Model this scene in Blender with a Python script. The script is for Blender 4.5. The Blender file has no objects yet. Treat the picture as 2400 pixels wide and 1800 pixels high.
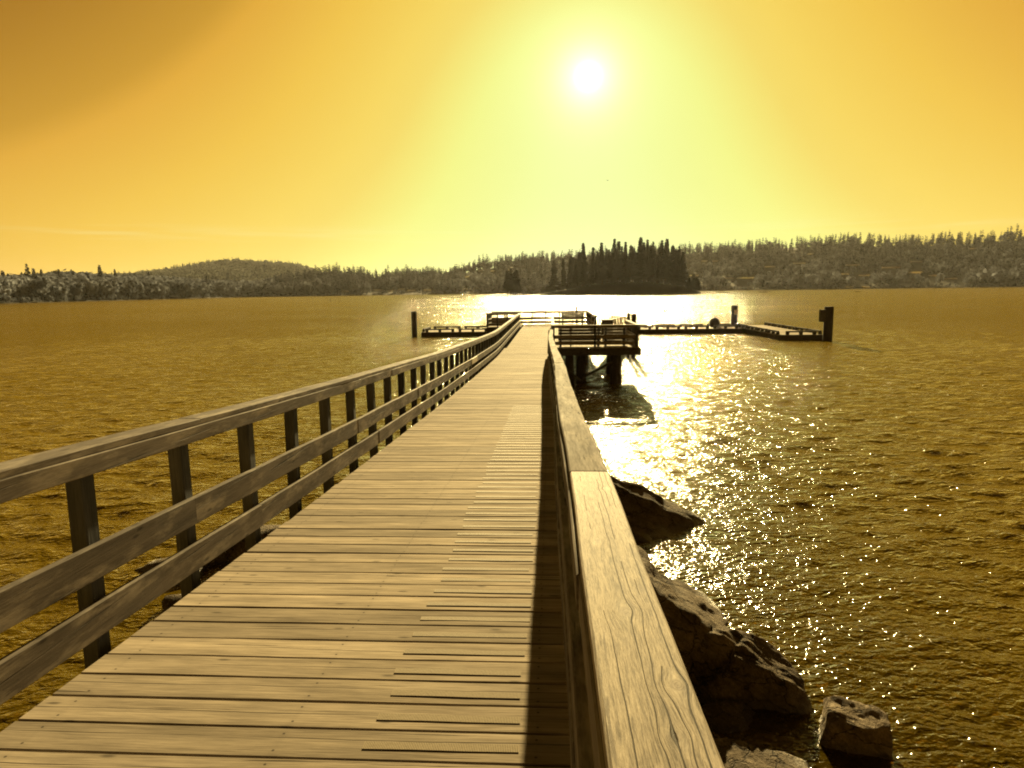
import bpy, bmesh, math, random
import numpy as np
from mathutils import Matrix, Vector, noise as mn

R_ = math.radians
SC = bpy.context.scene
COL = SC.collection
ZC = 4.64                      # eye height above the lake

# ------------------------------------------------------------------ camera
cam = bpy.data.objects.new('camera', bpy.data.cameras.new('camera'))
COL.objects.link(cam)
cam.data.sensor_width = 36.0
cam.data.lens = 36.0 * 1544 / 2400
cam.data.clip_start = 0.05
cam.data.clip_end = 20000
CR = (Matrix.Rotation(R_(3.37), 4, 'Z') @ Matrix.Rotation(R_(90 - 8.1), 4, 'X') @ Matrix.Rotation(R_(-0.75), 4, 'Z'))
cam.matrix_world = Matrix.Translation((0, 0, ZC)) @ CR
SC.camera = cam

# ------------------------------------------------------------------ light
SUN_EL, SUN_AZ = R_(16.75), R_(3.22)
EXPO = 1.6
SC.view_settings.view_transform = 'Standard'
SC.view_settings.look = 'None'
SC.view_settings.gamma = 1.0
SC.view_settings.use_curve_mapping = False
SC.view_settings.exposure = EXPO
SC.render.engine = 'CYCLES'
SC.cycles.use_denoising = True
SC.cycles.denoising_prefilter = 'NONE'
SC.cycles.filter_width = 1.9
SC.cycles.use_adaptive_sampling = False
SC.cycles.max_bounces = 8
SC.cycles.transparent_max_bounces = 24
SC.cycles.sample_clamp_direct = 0
SC.cycles.sample_clamp_indirect = 4
SC.cycles.caustics_reflective = False
SC.cycles.caustics_refractive = False

sun_dir = Vector((math.sin(SUN_AZ) * math.cos(SUN_EL), math.cos(SUN_AZ) * math.cos(SUN_EL), math.sin(SUN_EL)))
sl = bpy.data.lights.new('sun', 'SUN')
sl.energy = 5.0
sl.angle = R_(0.55)
sl.color = (1.0, 0.76, 0.33)
sun = bpy.data.objects.new('sun', sl)
COL.objects.link(sun)
sun.rotation_euler = sun_dir.to_track_quat('Z', 'Y').to_euler()
sun.location = (10, 60, 80)


def lin(r, g, b):
    f = lambda c: c / 12.92 if c <= .04045 else ((c + .055) / 1.055) ** 2.4
    return (f(r / 255), f(g / 255), f(b / 255))


class NT:
    """small helper round a node tree"""
    def __init__(s, tree):
        s.t = tree; s.n = tree.nodes; s.l = tree.links

    def node(s, typ, **kw):
        n = s.n.new(typ)
        for k, v in kw.items():
            setattr(n, k, v)
        return n

    def put(s, sock, v):
        if isinstance(v, bpy.types.NodeSocket):
            s.l.new(v, sock)
        elif v is not None:
            sock.default_value = v

    def math(s, op, a, b=None, c=None, clamp=False):
        n = s.n.new('ShaderNodeMath'); n.operation = op; n.use_clamp = clamp
        s.put(n.inputs[0], a)
        if b is not None: s.put(n.inputs[1], b)
        if c is not None: s.put(n.inputs[2], c)
        return n.outputs[0]

    def vmath(s, op, a, b=None, scale=None):
        n = s.n.new('ShaderNodeVectorMath'); n.operation = op
        s.put(n.inputs[0], a)
        if b is not None: s.put(n.inputs[1], b)
        if scale is not None: s.put(n.inputs['Scale'], scale)
        return n.outputs['Value'] if op in ('LENGTH', 'DOT_PRODUCT', 'DISTANCE') else n.outputs[0]

    def ramp(s, fac, stops, interp='LINEAR'):
        n = s.n.new('ShaderNodeValToRGB'); n.color_ramp.interpolation = interp
        e = n.color_ramp.elements
        while len(e) < len(stops): e.new(0.5)
        for el, (p, c) in zip(e, stops):
            el.position = p
            el.color = (*c, 1) if isinstance(c, tuple) else (c, c, c, 1)
        s.put(n.inputs[0], fac)
        return n.outputs[0]

    def mix(s, fac, a, b, mode='MIX'):
        n = s.n.new('ShaderNodeMix'); n.data_type = 'RGBA'; n.blend_type = mode
        s.put(n.inputs[0], fac)
        for k, v in ((6, a), (7, b)):
            s.put(n.inputs[k], (*v, 1) if isinstance(v, tuple) else v)
        return n.outputs[2]

    def noise(s, vec, scale, detail=4, rough=.55, dist=0.0, out=0):
        n = s.n.new('ShaderNodeTexNoise')
        s.put(n.inputs['Vector'], vec)
        s.put(n.inputs['Scale'], scale); s.put(n.inputs['Detail'], detail)
        s.put(n.inputs['Roughness'], rough); s.put(n.inputs['Distortion'], dist)
        return n.outputs[out]

    def maprange(s, v, a, b, c=0.0, d=1.0, smooth=False):
        n = s.n.new('ShaderNodeMapRange')
        if smooth: n.interpolation_type = 'SMOOTHSTEP'
        s.put(n.inputs[0], v)
        for i, q in enumerate((a, b, c, d)): s.put(n.inputs[1 + i], q)
        return n.outputs[0]

    def bump(s, h, strength, dist, normal=None):
        n = s.n.new('ShaderNodeBump')
        s.put(n.inputs['Height'], h); s.put(n.inputs['Strength'], strength); s.put(n.inputs['Distance'], dist)
        if normal is not None: s.put(n.inputs['Normal'], normal)
        return n.outputs[0]


# ------------------------------------------------------------------ sky
world = bpy.data.worlds.new('World')
SC.world = world
world.use_nodes = True
wt = NT(world.node_tree)
bg = wt.n['Background']
sky = wt.node('ShaderNodeTexSky', sky_type='NISHITA', sun_disc=False)
sky.sun_elevation = SUN_EL
sky.sun_rotation = SUN_AZ
sky.air_density = 1.0
sky.dust_density = 1.0
bw = wt.node('ShaderNodeRGBToBW')
wt.l.new(sky.outputs[0], bw.inputs[0])
lum = bw.outputs[0]
# the picture is an infrared one: sky brightness shows as brown, orange, yellow, pale yellow
p = wt.math('DIVIDE', wt.math('LOGARITHM', wt.math('MAXIMUM', lum, 1.0), 2.0), 6.0)
tone = wt.ramp(p, [(0.0, lin(42, 30, 14)), (.20, lin(92, 64, 22)), (.333, lin(168, 118, 32)), (.405, lin(200, 149, 46)),
                   (.427, lin(224, 169, 58)), (.506, lin(238, 194, 74)), (.597, lin(243, 211, 94)), (.640, lin(241, 215, 102)),
                   (.681, lin(240, 228, 118)), (.732, lin(238, 242, 137)), (.801, lin(236, 245, 151)), (.868, lin(237, 249, 170)),
                   (1.0, lin(245, 252, 222))])
tc = wt.node('ShaderNodeTexCoord')
dot = wt.vmath('DOT_PRODUCT', wt.vmath('NORMALIZE', tc.outputs['Generated']), tuple(sun_dir))
ang = wt.math('ARCCOSINE', wt.math('MINIMUM', dot, 0.9999999))
core = wt.math('MULTIPLY', wt.math('EXPONENT', wt.math('MULTIPLY', wt.math('POWER', wt.math('DIVIDE', ang, R_(0.62)), 2.0), -1.0)), 3.0)
halo = wt.math('MULTIPLY', wt.math('EXPONENT', wt.math('MULTIPLY', wt.math('DIVIDE', ang, R_(2.6)), -1.0)), 0.55)
bloom = wt.math('MULTIPLY', wt.math('EXPONENT', wt.math('MULTIPLY', wt.math('POWER', wt.math('DIVIDE', ang, R_(2.1)), 2.0), -1.0)), 0.42)
glow = wt.math('ADD', wt.math('ADD', core, halo), bloom)
g3 = wt.node('ShaderNodeCombineXYZ')
wt.put(g3.inputs[0], wt.math('MULTIPLY', glow, 0.86)); wt.put(g3.inputs[1], glow); wt.put(g3.inputs[2], wt.math('MULTIPLY', glow, 0.9))
# faint thin cirrus streak low over the far shore
st = wt.vmath('MULTIPLY', tc.outputs['Generated'], (5.0, 5.0, 120.0))
streak = wt.noise(st, 1.0, 3, .5)
sx = wt.node('ShaderNodeSeparateXYZ'); wt.l.new(tc.outputs['Generated'], sx.inputs[0])
band = wt.math('EXPONENT', wt.math('MULTIPLY', wt.math('POWER', wt.math('DIVIDE', wt.math('SUBTRACT', sx.outputs[2], 0.079), 0.012), 2.0), -1.0))
cir = wt.math('MULTIPLY', wt.math('MULTIPLY', wt.maprange(streak, .52, .72, 0, 1), band), 0.16)
toned = wt.mix(cir, tone, lin(246, 252, 190))
fin = wt.vmath('SCALE', wt.vmath('ADD', toned, g3.outputs[0]), scale=10.0 / 2 ** EXPO)
wt.l.new(fin, bg.inputs[0])
bg.inputs[1].default_value = 0.1


# ------------------------------------------------------------------ projection helpers (to place measured points in the world)
CR3 = np.array(CR.to_3x3())


def ray(x, y):
    v = CR3 @ np.array([(x - 1200) / 1544, -(y - 900) / 1544, -1.0])
    return v / v[1]


def at_y(x, y, Y):
    return ray(x, y) * Y + np.array([0, 0, ZC])


def at_z(x, y, z):
    v = ray(x, y)
    return v * ((z - ZC) / v[2]) + np.array([0, 0, ZC])


def proj(P):
    P = np.asarray(P, float)
    c = (P - np.array([0, 0, ZC])) @ CR3
    return 1200 - 1544 * c[..., 0] / c[..., 2], 900 + 1544 * c[..., 1] / c[..., 2]


# ------------------------------------------------------------------ object helpers
def tag(o, label=None, cat=None, group=None, kind=None):
    if label: o['label'] = label
    if cat: o['category'] = cat
    if group: o['group'] = group
    if kind: o['kind'] = kind
    return o


def empty(name, loc=(0, 0, 0), rz=0.0):
    o = bpy.data.objects.new(name, None)
    o.location = loc; o.rotation_euler = (0, 0, rz)
    o.empty_display_size = 0.2
    COL.objects.link(o)
    return o


def link(name, me, parent=None, loc=(0, 0, 0), rot=(0, 0, 0)):
    o = bpy.data.objects.new(name, me)
    o.location = loc; o.rotation_euler = rot
    COL.objects.link(o)
    if parent is not None: o.parent = parent
    return o


def mesh(name, V, F, mat=None, smooth=False):
    me = bpy.data.meshes.new(name)
    me.from_pydata([tuple(v) for v in V], [], [tuple(f) for f in F])
    if mat is not None: me.materials.append(mat)
    if smooth: me.polygons.foreach_set('use_smooth', [True] * len(me.polygons))
    me.update()
    return me


def np_mesh(name, V, T, mats=(), n=3, smooth=False, mi=None):
    V = np.asarray(V, np.float32); T = np.asarray(T, np.int32)
    me = bpy.data.meshes.new(name)
    me.vertices.add(len(V)); me.vertices.foreach_set('co', V.ravel())
    me.loops.add(T.size); me.loops.foreach_set('vertex_index', T.ravel())
    me.polygons.add(len(T))
    me.polygons.foreach_set('loop_start', np.arange(0, T.size, n, dtype=np.int32))
    for m in mats: me.materials.append(m)
    if smooth: me.polygons.foreach_set('use_smooth', np.ones(len(T), bool))
    if mi is not None: me.polygons.foreach_set('material_index', np.asarray(mi, np.int32))
    me.update(calc_edges=True)
    return me


def chamfer_rect(w, h, c):
    """cross-section of a sawn board, corners eased"""
    a, b = w / 2, h / 2
    return [(-a + c, -b), (a - c, -b), (a, -b + c), (a, b - c), (a - c, b), (-a + c, b), (-a, b - c), (-a, -b + c)]


def sweep(prof, stations, axis):
    """prof [(u,v)], stations [(s, du, dv)] along axis ('X','Y','Z'): returns V,F"""
    V, F = [], []
    n = len(prof)
    for s, du, dv in stations:
        for u, v in prof:
            if axis == 'X': V.append((s, u + du, v + dv))
            elif axis == 'Y': V.append((u + du, s, v + dv))
            else: V.append((u + du, v + dv, s))
    for k in range(len(stations) - 1):
        for i in range(n):
            j = (i + 1) % n
            q = [k * n + i, k * n + j, (k + 1) * n + j, (k + 1) * n + i]
            F.append(q if axis != 'X' else q)
    F.append(list(range(n))[::-1]); F.append([(len(stations) - 1) * n + i for i in range(n)])
    return V, F


class MB:
    def __init__(s): s.V = []; s.F = []

    def add(s, V, F, M=None):
        b = len(s.V)
        s.V += [tuple(M @ Vector(v)) if M is not None else tuple(v) for v in V]
        s.F += [[b + i for i in f] for f in F]
        return s

    def box(s, cx, cy, cz, w, d, h, c=0.0, M=None):
        if c > 0:
            V, F = sweep(chamfer_rect(w, d, c), [(-h / 2, 0, 0), (h / 2, 0, 0)], 'Z')
        else:
            V = [(x, y, z) for x in (-w / 2, w / 2) for y in (-d / 2, d / 2) for z in (-h / 2, h / 2)]
            F = [(0, 1, 3, 2), (4, 6, 7, 5), (0, 4, 5, 1), (2, 3, 7, 6), (0, 2, 6, 4), (1, 5, 7, 3)]
        V = [(x + cx, y + cy, z + cz) for x, y, z in V]
        return s.add(V, F, M)

    def bar(s, a, b, w, h):
        a, b = Vector(a), Vector(b); d = b - a
        q = d.to_track_quat('Z', 'Y').to_matrix().to_4x4()
        V, F = sweep(chamfer_rect(w, h, min(w, h) * .12), [(0, 0, 0), (d.length, 0, 0)], 'Z')
        return s.add(V, F, Matrix.Translation(a) @ q)

    def lathe(s, prof, n=16, cx=0, cy=0, wob=0.0, rnd=None):
        V, F = [], []
        ph = [(1 + (rnd.uniform(-wob, wob) if rnd else 0)) for _ in range(n)]
        for r, z in prof:
            for i in range(n):
                a = 2 * math.pi * i / n
                V.append((cx + r * ph[i] * math.cos(a), cy + r * ph[i] * math.sin(a), z))
        for k in range(len(prof) - 1):
            for i in range(n):
                j = (i + 1) % n
                F.append((k * n + i, k * n + j, (k + 1) * n + j, (k + 1) * n + i))
        F.append(list(range(n))[::-1]); F.append([(len(prof) - 1) * n + i for i in range(n)])
        return s.add(V, F)

    def mesh(s, name, mat=None, smooth=False):
        me = mesh(name, s.V, s.F, mat, smooth)
        bm = bmesh.new(); bm.from_mesh(me); bmesh.ops.recalc_face_normals(bm, faces=bm.faces); bm.to_mesh(me); bm.free()
        return me

    def build(s, name, mat, parent=None, loc=(0, 0, 0), rot=(0, 0, 0), smooth=False):
        return link(name, s.mesh(name, mat, smooth), parent, loc, rot)


# ------------------------------------------------------------------ materials
def new_mat(name):
    m = bpy.data.materials.new(name); m.use_nodes = True
    t = NT(m.node_tree)
    return m, t, t.n['Principled BSDF']


def wood(name, dark, light, axis='X', rough=.6, bump=.5, crack=1.0, vary=.16, knot=1.0, spec=.35, worn=0.0, grey=None, split=0.0, nails=False):
    m, t, b = new_mat(name)
    tc = t.node('ShaderNodeTexCoord'); oi = t.node('ShaderNodeObjectInfo')
    cs = t.node('ShaderNodeCombineXYZ')
    t.put(cs.inputs[0], t.math('MULTIPLY', oi.outputs['Random'], 91.0))
    t.put(cs.inputs[1], t.math('MULTIPLY', oi.outputs['Random'], 57.3))
    t.put(cs.inputs[2], t.math('MULTIPLY', oi.outputs['Random'], 33.7))
    P = t.vmath('ADD', tc.outputs['Object'], cs.outputs[0])
    i = 'XYZ'.index(axis)

    def sc(al, ac):
        v = [ac] * 3; v[i] = al
        return t.vmath('MULTIPLY', P, tuple(v))
    warp = t.noise(sc(1.6, 6), 1.0, 2, .5, out=1)
    Pw = t.vmath('ADD', P, t.vmath('SCALE', t.vmath('SUBTRACT', warp, (.5, .5, .5)), scale=.012))

    def scw(al, ac):
        v = [ac] * 3; v[i] = al
        return t.vmath('MULTIPLY', Pw, tuple(v))
    broad = t.noise(scw(1.1, 13), 1.0, 5, .6)
    fine = t.noise(scw(5, 120), 1.0, 4, .6)
    blot = t.noise(sc(2.2, 11), 1.0, 5, .65)
    ck = t.noise(scw(.9, 48), 1.0, 3, .5)
    ckm = t.maprange(ck, .655, .70, 0, 1)
    ckm = t.math('MULTIPLY', ckm, crack)
    if split > 0:
        so = t.node('ShaderNodeSeparateXYZ'); t.l.new(tc.outputs['Object'], so.inputs[0])
        across = so.outputs[1] if axis == 'X' else so.outputs[0]
        wv = t.noise(sc(1.3, .01), 1.0, 3, .5)
        ln = t.math('ABSOLUTE', t.math('ADD', across, t.math('ADD', t.math('MULTIPLY', t.math('SUBTRACT', wv, .5), .03), t.math('MULTIPLY', t.math('SUBTRACT', oi.outputs['Random'], .5), .05))))
        pres = t.maprange(t.noise(sc(.9, .01), 1.0, 2, .5), .42, .56, 0, split)
        ckm = t.math('MAXIMUM', ckm, t.math('MULTIPLY', t.maprange(ln, .0014, .0036, 1, 0), pres))
    # knots: sparse cells
    vn = t.node('ShaderNodeTexVoronoi'); vn.feature = 'F1'
    vn.voronoi_dimensions = '2D'
    pq = t.node('ShaderNodeSeparateXYZ'); t.l.new(P, pq.inputs[0])
    oth = [q for q in range(3) if q != i]
    k2 = t.node('ShaderNodeCombineXYZ')
    t.put(k2.inputs[0], t.math('MULTIPLY', pq.outputs[i], 2.1))
    t.put(k2.inputs[1], t.math('MULTIPLY', t.math('ADD', pq.outputs[oth[0]], pq.outputs[oth[1]]), 6.5))
    t.put(vn.inputs['Vector'], k2.outputs[0]); vn.inputs['Scale'].default_value = 1.0
    sel = t.node('ShaderNodeSeparateColor'); t.l.new(vn.outputs['Color'], sel.inputs[0])
    kn = t.math('MULTIPLY', t.maprange(vn.outputs['Distance'], .03, .085, 1, 0), t.math('GREATER_THAN', sel.outputs[0], .58))
    kn = t.math('MULTIPLY', kn, knot)
    v = t.math('ADD', t.math('MULTIPLY', broad, .55), t.math('MULTIPLY', fine, .45))
    col = t.ramp(v, [(.30, dark), (.50, tuple((a * .45 + c * .55) for a, c in zip(dark, light))), (.68, light)])
    bl = t.maprange(blot, .35, .68, .74, 1.10)
    rnd = t.math('ADD', 1.0 - vary, t.math('MULTIPLY', oi.outputs['Random'], 2 * vary))
    k = t.math('MULTIPLY', bl, rnd)
    col = t.mix(1.0, col, t_rgb(t, k), 'MULTIPLY')
    if worn > 0:
        wn = t.maprange(t.noise(scw(2.2, 9), 1.0, 5, .65), .50, .66, 0, worn)
        col = t.mix(wn, col, grey)
    col = t.mix(t.math('MULTIPLY', ckm, .78), col, tuple(c * .16 for c in dark))
    col = t.mix(t.math('MULTIPLY', kn, .70), col, tuple(c * .35 for c in dark))
    if nails:
        so2 = t.node('ShaderNodeSeparateXYZ'); t.l.new(tc.outputs['Object'], so2.inputs[0])
        nm = None
        for nx in (-1.005, .005, 1.015):
            ex = t.math('ABSOLUTE', t.math('SUBTRACT', so2.outputs[0], nx))
            nm = ex if nm is None else t.math('MINIMUM', nm, ex)
        ey = t.math('ABSOLUTE', t.math('SUBTRACT', t.math('ABSOLUTE', so2.outputs[1]), .052))
        rr = t.math('SQRT', t.math('ADD', t.math('MULTIPLY', nm, nm), t.math('MULTIPLY', ey, ey)))
        col = t.mix(t.math('MULTIPLY', t.maprange(rr, .004, .007, 1, 0), .8), col, (.02, .017, .015))
        col = t.mix(t.math('MULTIPLY', t.maprange(t.math('ADD', nm, t.math('MULTIPLY', ey, .25)), .0, .03, 1, 0), .10), col, (.06, .05, .042))
    t.put(b.inputs['Base Color'], col)
    t.put(b.inputs['Roughness'], t.maprange(v, .3, .7, rough + .10, rough - .08))
    b.inputs['Specular IOR Level'].default_value = spec
    h = t.math('SUBTRACT', t.math('ADD', t.math('MULTIPLY', broad, .6), t.math('MULTIPLY', fine, .5)), t.math('MULTIPLY', ckm, 1.2))
    t.put(b.inputs['Normal'], t.bump(h, bump, .006))
    return m


def t_rgb(t, k):
    n = t.n.new('ShaderNodeCombineColor')
    for i in range(3): t.put(n.inputs[i], k)
    return n.outputs[0]


def plain(name, col, rough=.6, metal=0.0, spec=.4, nscale=14, amount=.3, bump=.2):
    m, t, b = new_mat(name)
    tc = t.node('ShaderNodeTexCoord')
    n = t.noise(tc.outputs['Object'], nscale, 5, .6)
    t.put(b.inputs['Base Color'], t.mix(t.maprange(n, .3, .7), tuple(c * (1 - amount) for c in col), tuple(min(1, c * (1 + amount)) for c in col)))
    b.inputs['Roughness'].default_value = rough; b.inputs['Metallic'].default_value = metal
    b.inputs['Specular IOR Level'].default_value = spec
    t.put(b.inputs['Normal'], t.bump(n, bump, .02))
    return m


M_DECK = wood('deck_wood', (.155, .128, .098), (.41, .344, .265), 'X', rough=.85, bump=.35, crack=.75, vary=.22, knot=1.0, spec=.03, split=.9, nails=True)
M_DECKY = wood('deck_wood_long', (.155, .128, .098), (.41, .344, .265), 'Y', rough=.85, bump=.35, crack=.75, vary=.15, knot=.5, spec=.03, split=.5)
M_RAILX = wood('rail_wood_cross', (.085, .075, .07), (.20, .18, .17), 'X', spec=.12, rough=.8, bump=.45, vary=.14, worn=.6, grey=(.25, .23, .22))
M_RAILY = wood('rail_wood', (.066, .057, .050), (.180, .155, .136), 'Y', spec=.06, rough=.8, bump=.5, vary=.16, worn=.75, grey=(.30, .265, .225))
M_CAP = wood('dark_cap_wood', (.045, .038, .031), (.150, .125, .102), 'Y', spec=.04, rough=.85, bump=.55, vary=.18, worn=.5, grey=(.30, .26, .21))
M_POST = wood('post_wood', (.030, .033, .042), (.080, .086, .104), 'Z', spec=.12, rough=.8, bump=.4, vary=.4, knot=.3)
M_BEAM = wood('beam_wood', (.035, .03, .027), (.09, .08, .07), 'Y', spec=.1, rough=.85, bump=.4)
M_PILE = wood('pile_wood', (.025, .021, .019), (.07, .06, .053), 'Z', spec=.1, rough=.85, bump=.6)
M_STRIP = None


def strip_mat():
    m, t, b = new_mat('grip_mesh_metal')
    tc = t.node('ShaderNodeTexCoord')
    P = tc.outputs['Object']
    w1 = t.node('ShaderNodeTexWave'); t.put(w1.inputs['Vector'], P); w1.bands_direction = 'X'; w1.inputs['Scale'].default_value = 48.0; w1.inputs['Distortion'].default_value = .9
    n = t.noise(P, 60, 3, .6)
    h = t.math('ADD', w1.outputs['Fac'], t.math('MULTIPLY', n, .6))
    t.put(b.inputs['Base Color'], t.mix(t.maprange(h, .3, 1.2), (.11, .088, .058), (.29, .236, .158)))
    b.inputs['Metallic'].default_value = 0
    b.inputs['Specular IOR Level'].default_value = .03
    t.put(b.inputs['Roughness'], .6)
    t.put(b.inputs['Normal'], t.bump(h, .4, .004))
    return m


M_STRIP = strip_mat()
M_STEEL = plain('galvanised_steel', (.30, .29, .28), .45, .7)
M_PLATE = plain('pale_plate', (.62, .56, .46), .5, 0, .5, 8, .12)
M_PANEL = plain('panel_white', (.80, .80, .78), .5, 0, .5, 20, .04)
M_RUBBER = plain('dark_rubber', (.03, .03, .03), .6)


# special material for the near capping board of the right railing (long checks running round two knots)
def cap_near_mat(knots):
    m, t, b = new_mat('capping_board_wood')
    tc = t.node('ShaderNodeTexCoord')
    sp = t.node('ShaderNodeSeparateXYZ'); t.l.new(tc.outputs['Object'], sp.inputs[0])
    x, y = sp.outputs[0], sp.outputs[1]
    wob = t.noise(t.vmath('MULTIPLY', tc.outputs['Object'], (3, 2.2, 3)), 1.0, 3, .5)
    xs = t.math('ADD', x, t.math('MULTIPLY', t.math('SUBTRACT', wob, .5), .009))
    kmask, ring = None, None
    for kx, ky, kr in knots:
        dx = t.math('SUBTRACT', x, kx); dy = t.math('MULTIPLY', t.math('SUBTRACT', y, ky), .62)
        r = t.math('SQRT', t.math('ADD', t.math('MULTIPLY', dx, dx), t.math('MULTIPLY', dy, dy)))
        g = t.math('EXPONENT', t.math('MULTIPLY', t.math('POWER', t.math('DIVIDE', r, kr * 2.4), 2.0), -1.0))
        xs = t.math('SUBTRACT', xs, t.math('MULTIPLY', t.math('MULTIPLY', dx, g), .8))
        km = t.maprange(r, kr * .75, kr * 1.1, 1, 0, True)
        rr = t.math('MULTIPLY', t.math('SINE', t.math('MULTIPLY', r, 6.28 / (kr * .33))), km)
        kmask = km if kmask is None else t.math('MAXIMUM', kmask, km)
        ring = rr if ring is None else t.math('ADD', ring, rr)
    cx = t.node('ShaderNodeCombineXYZ'); t.put(cx.inputs[0], xs); t.put(cx.inputs[1], y); t.put(cx.inputs[2], sp.outputs[2])
    Pw = cx.outputs[0]
    s3 = lambda al, ac: t.vmath('MULTIPLY', Pw, (ac, al, ac))
    fine = t.noise(s3(5, 330), 1.0, 4, .7)
    mid = t.noise(s3(1.8, 110), 1.0, 4, .65)
    broad = t.noise(s3(1.0, 18), 1.0, 4, .55)
    blot = t.noise(t.vmath('MULTIPLY', tc.outputs['Object'], (9, 4, 9)), 1.0, 5, .65)
    ck1 = None
    for ci, (c0, wd, sd) in enumerate([(.002, .0006, 5.1), (.020, .0009, 9.7), (.036, .0008, 2.2), (.054, .0007, 7.4), (-.040, .0004, 17.0)]):
        yy = t.node('ShaderNodeCombineXYZ'); t.put(yy.inputs[1], t.math('MULTIPLY', y, 5.0)); yy.inputs[0].default_value = sd
        wig = t.math('MULTIPLY', t.math('SUBTRACT', t.noise(yy.outputs[0], 1.0, 4, .6), .5), .007)
        y2 = t.node('ShaderNodeCombineXYZ'); t.put(y2.inputs[1], t.math('MULTIPLY', y, 1.7)); y2.inputs[0].default_value = sd + 40
        wide = t.math('MULTIPLY', t.maprange(t.noise(y2.outputs[0], 1.0, 2, .5), .46, .64, 0, 1), wd)
        dd = t.math('ABSOLUTE', t.math('SUBTRACT', t.math('ADD', xs, wig), c0))
        one = t.math('MULTIPLY', t.maprange(t.math('SUBTRACT', dd, wide), 0, .0007, 1, 0), t.math('GREATER_THAN', wide, .0001))
        ck1 = one if ck1 is None else t.math('MAXIMUM', ck1, one)
    ck2 = t.maprange(mid, .56, .64, 0, 1)
    v = t.math('ADD', t.math('MULTIPLY', fine, .5), t.math('ADD', t.math('MULTIPLY', mid, .3), t.math('MULTIPLY', broad, .2)))
    col = t.ramp(v, [(.40, (.085, .070, .054)), (.50, (.26, .22, .172)), (.59, (.39, .335, .266))])
    col = t.mix(t.maprange(blot, .54, .70, 0, .6), col, (.20, .17, .155))
    col = t.mix(t.math('MULTIPLY', kmask, t.math('ADD', .50, t.math('MULTIPLY', ring, .03))), col, (.135, .105, .085))
    col = t.mix(t.math('MULTIPLY', ck2, .75), col, (.075, .060, .048))
    col = t.mix(ck1, col, (.03, .024, .02))
    t.put(b.inputs['Base Color'], col)
    b.inputs['Roughness'].default_value = .75
    b.inputs['Specular IOR Level'].default_value = .15
    h = t.math('ADD', t.math('MULTIPLY', fine, .55), t.math('MULTIPLY', mid, .5))
    h = t.math('SUBTRACT', h, t.math('MULTIPLY', ck1, 1.8))
    h = t.math('ADD', h, t.math('MULTIPLY', ring, .015))
    t.put(b.inputs['Normal'], t.bump(h, .75, .005))
    return m


def rock_mat(name='shore_rock', k=1.0):
    m, t, b = new_mat(name)
    tc = t.node('ShaderNodeTexCoord'); ge = t.node('ShaderNodeNewGeometry')
    P = tc.outputs['Object']
    a = t.noise(P, 2.2, 8, .62, .4)
    f = t.noise(P, 26, 6, .7)
    vr = t.node('ShaderNodeVectorRotate'); vr.rotation_type = 'Y_AXIS'
    t.put(vr.inputs['Vector'], P); vr.inputs['Angle'].default_value = R_(-34)
    vein = t.noise(t.vmath('MULTIPLY', vr.outputs[0], (1.6, 2.6, 15.0)), 1.0, 6, .62, .6)
    cr = t.node('ShaderNodeTexVoronoi'); cr.feature = 'DISTANCE_TO_EDGE'
    t.put(cr.inputs['Vector'], t.vmath('ADD', t.vmath('MULTIPLY', P, (1.0, 1.0, 2.2)), t.vmath('SCALE', t.noise(P, 2.5, 4, .6, out=1), scale=.7)))
    cr.inputs['Scale'].default_value = 1.5
    ck = t.maprange(cr.outputs['Distance'], .004, .022, 1, 0)
    v = t.math('ADD', t.math('MULTIPLY', a, .45), t.math('ADD', t.math('MULTIPLY', f, .30), t.math('MULTIPLY', vein, .25)))
    col = t.ramp(v, [(.38, (.030 * k, .023 * k, .016 * k)), (.50, (.11 * k, .088 * k, .064 * k)), (.64, (.23 * k, .188 * k, .14 * k))])
    col = t.mix(t.math('MULTIPLY', ck, .7), col, (.02, .017, .014))
    sp = t.node('ShaderNodeSeparateXYZ'); t.l.new(ge.outputs['Position'], sp.inputs[0])
    wet = t.maprange(t.math('ADD', sp.outputs[2], t.math('MULTIPLY', t.math('SUBTRACT', a, .5), .18)), .03, .16, 1, 0, True)
    col = t.mix(t.math('MULTIPLY', wet, .6), col, (.035, .028, .018))
    t.put(b.inputs['Base Color'], col)
    t.put(b.inputs['Roughness'], t.maprange(wet, 0, 1, .82, .32))
    t.put(b.inputs['Specular IOR Level'], t.maprange(wet, 0, 1, .04, .5))
    h = t.math('SUBTRACT', t.math('ADD', t.math('MULTIPLY', a, 1.6), t.math('ADD', t.math('MULTIPLY', f, .55), t.math('MULTIPLY', vein, 1.3))), t.math('MULTIPLY', ck, .5))
    t.put(b.inputs['Normal'], t.bump(h, .9, .06))
    return m


M_ROCK = rock_mat()
M_STONE = rock_mat('pale_stone', 1.7)


def bed_mat():
    m, t, b = new_mat('lake_bed_gravel')
    tc = t.node('ShaderNodeTexCoord'); P = tc.outputs['Object']
    v = t.node('ShaderNodeTexVoronoi'); t.put(v.inputs['Vector'], P); v.inputs['Scale'].default_value = 14
    n = t.noise(P, 1.2, 6, .6); n2 = t.noise(P, 40, 4, .6)
    k = t.math('ADD', t.math('MULTIPLY', n, .5), t.math('ADD', t.math('MULTIPLY', v.outputs['Distance'], .25), t.math('MULTIPLY', n2, .3)))
    t.put(b.inputs['Base Color'], t.ramp(k, [(.3, (.15, .10, .032)), (.6, (.38, .27, .10)), (.8, (.52, .39, .17))]))
    b.inputs['Roughness'].default_value = .85
    t.put(b.inputs['Normal'], t.bump(v.outputs['Distance'], .6, .05))
    return m


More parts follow.
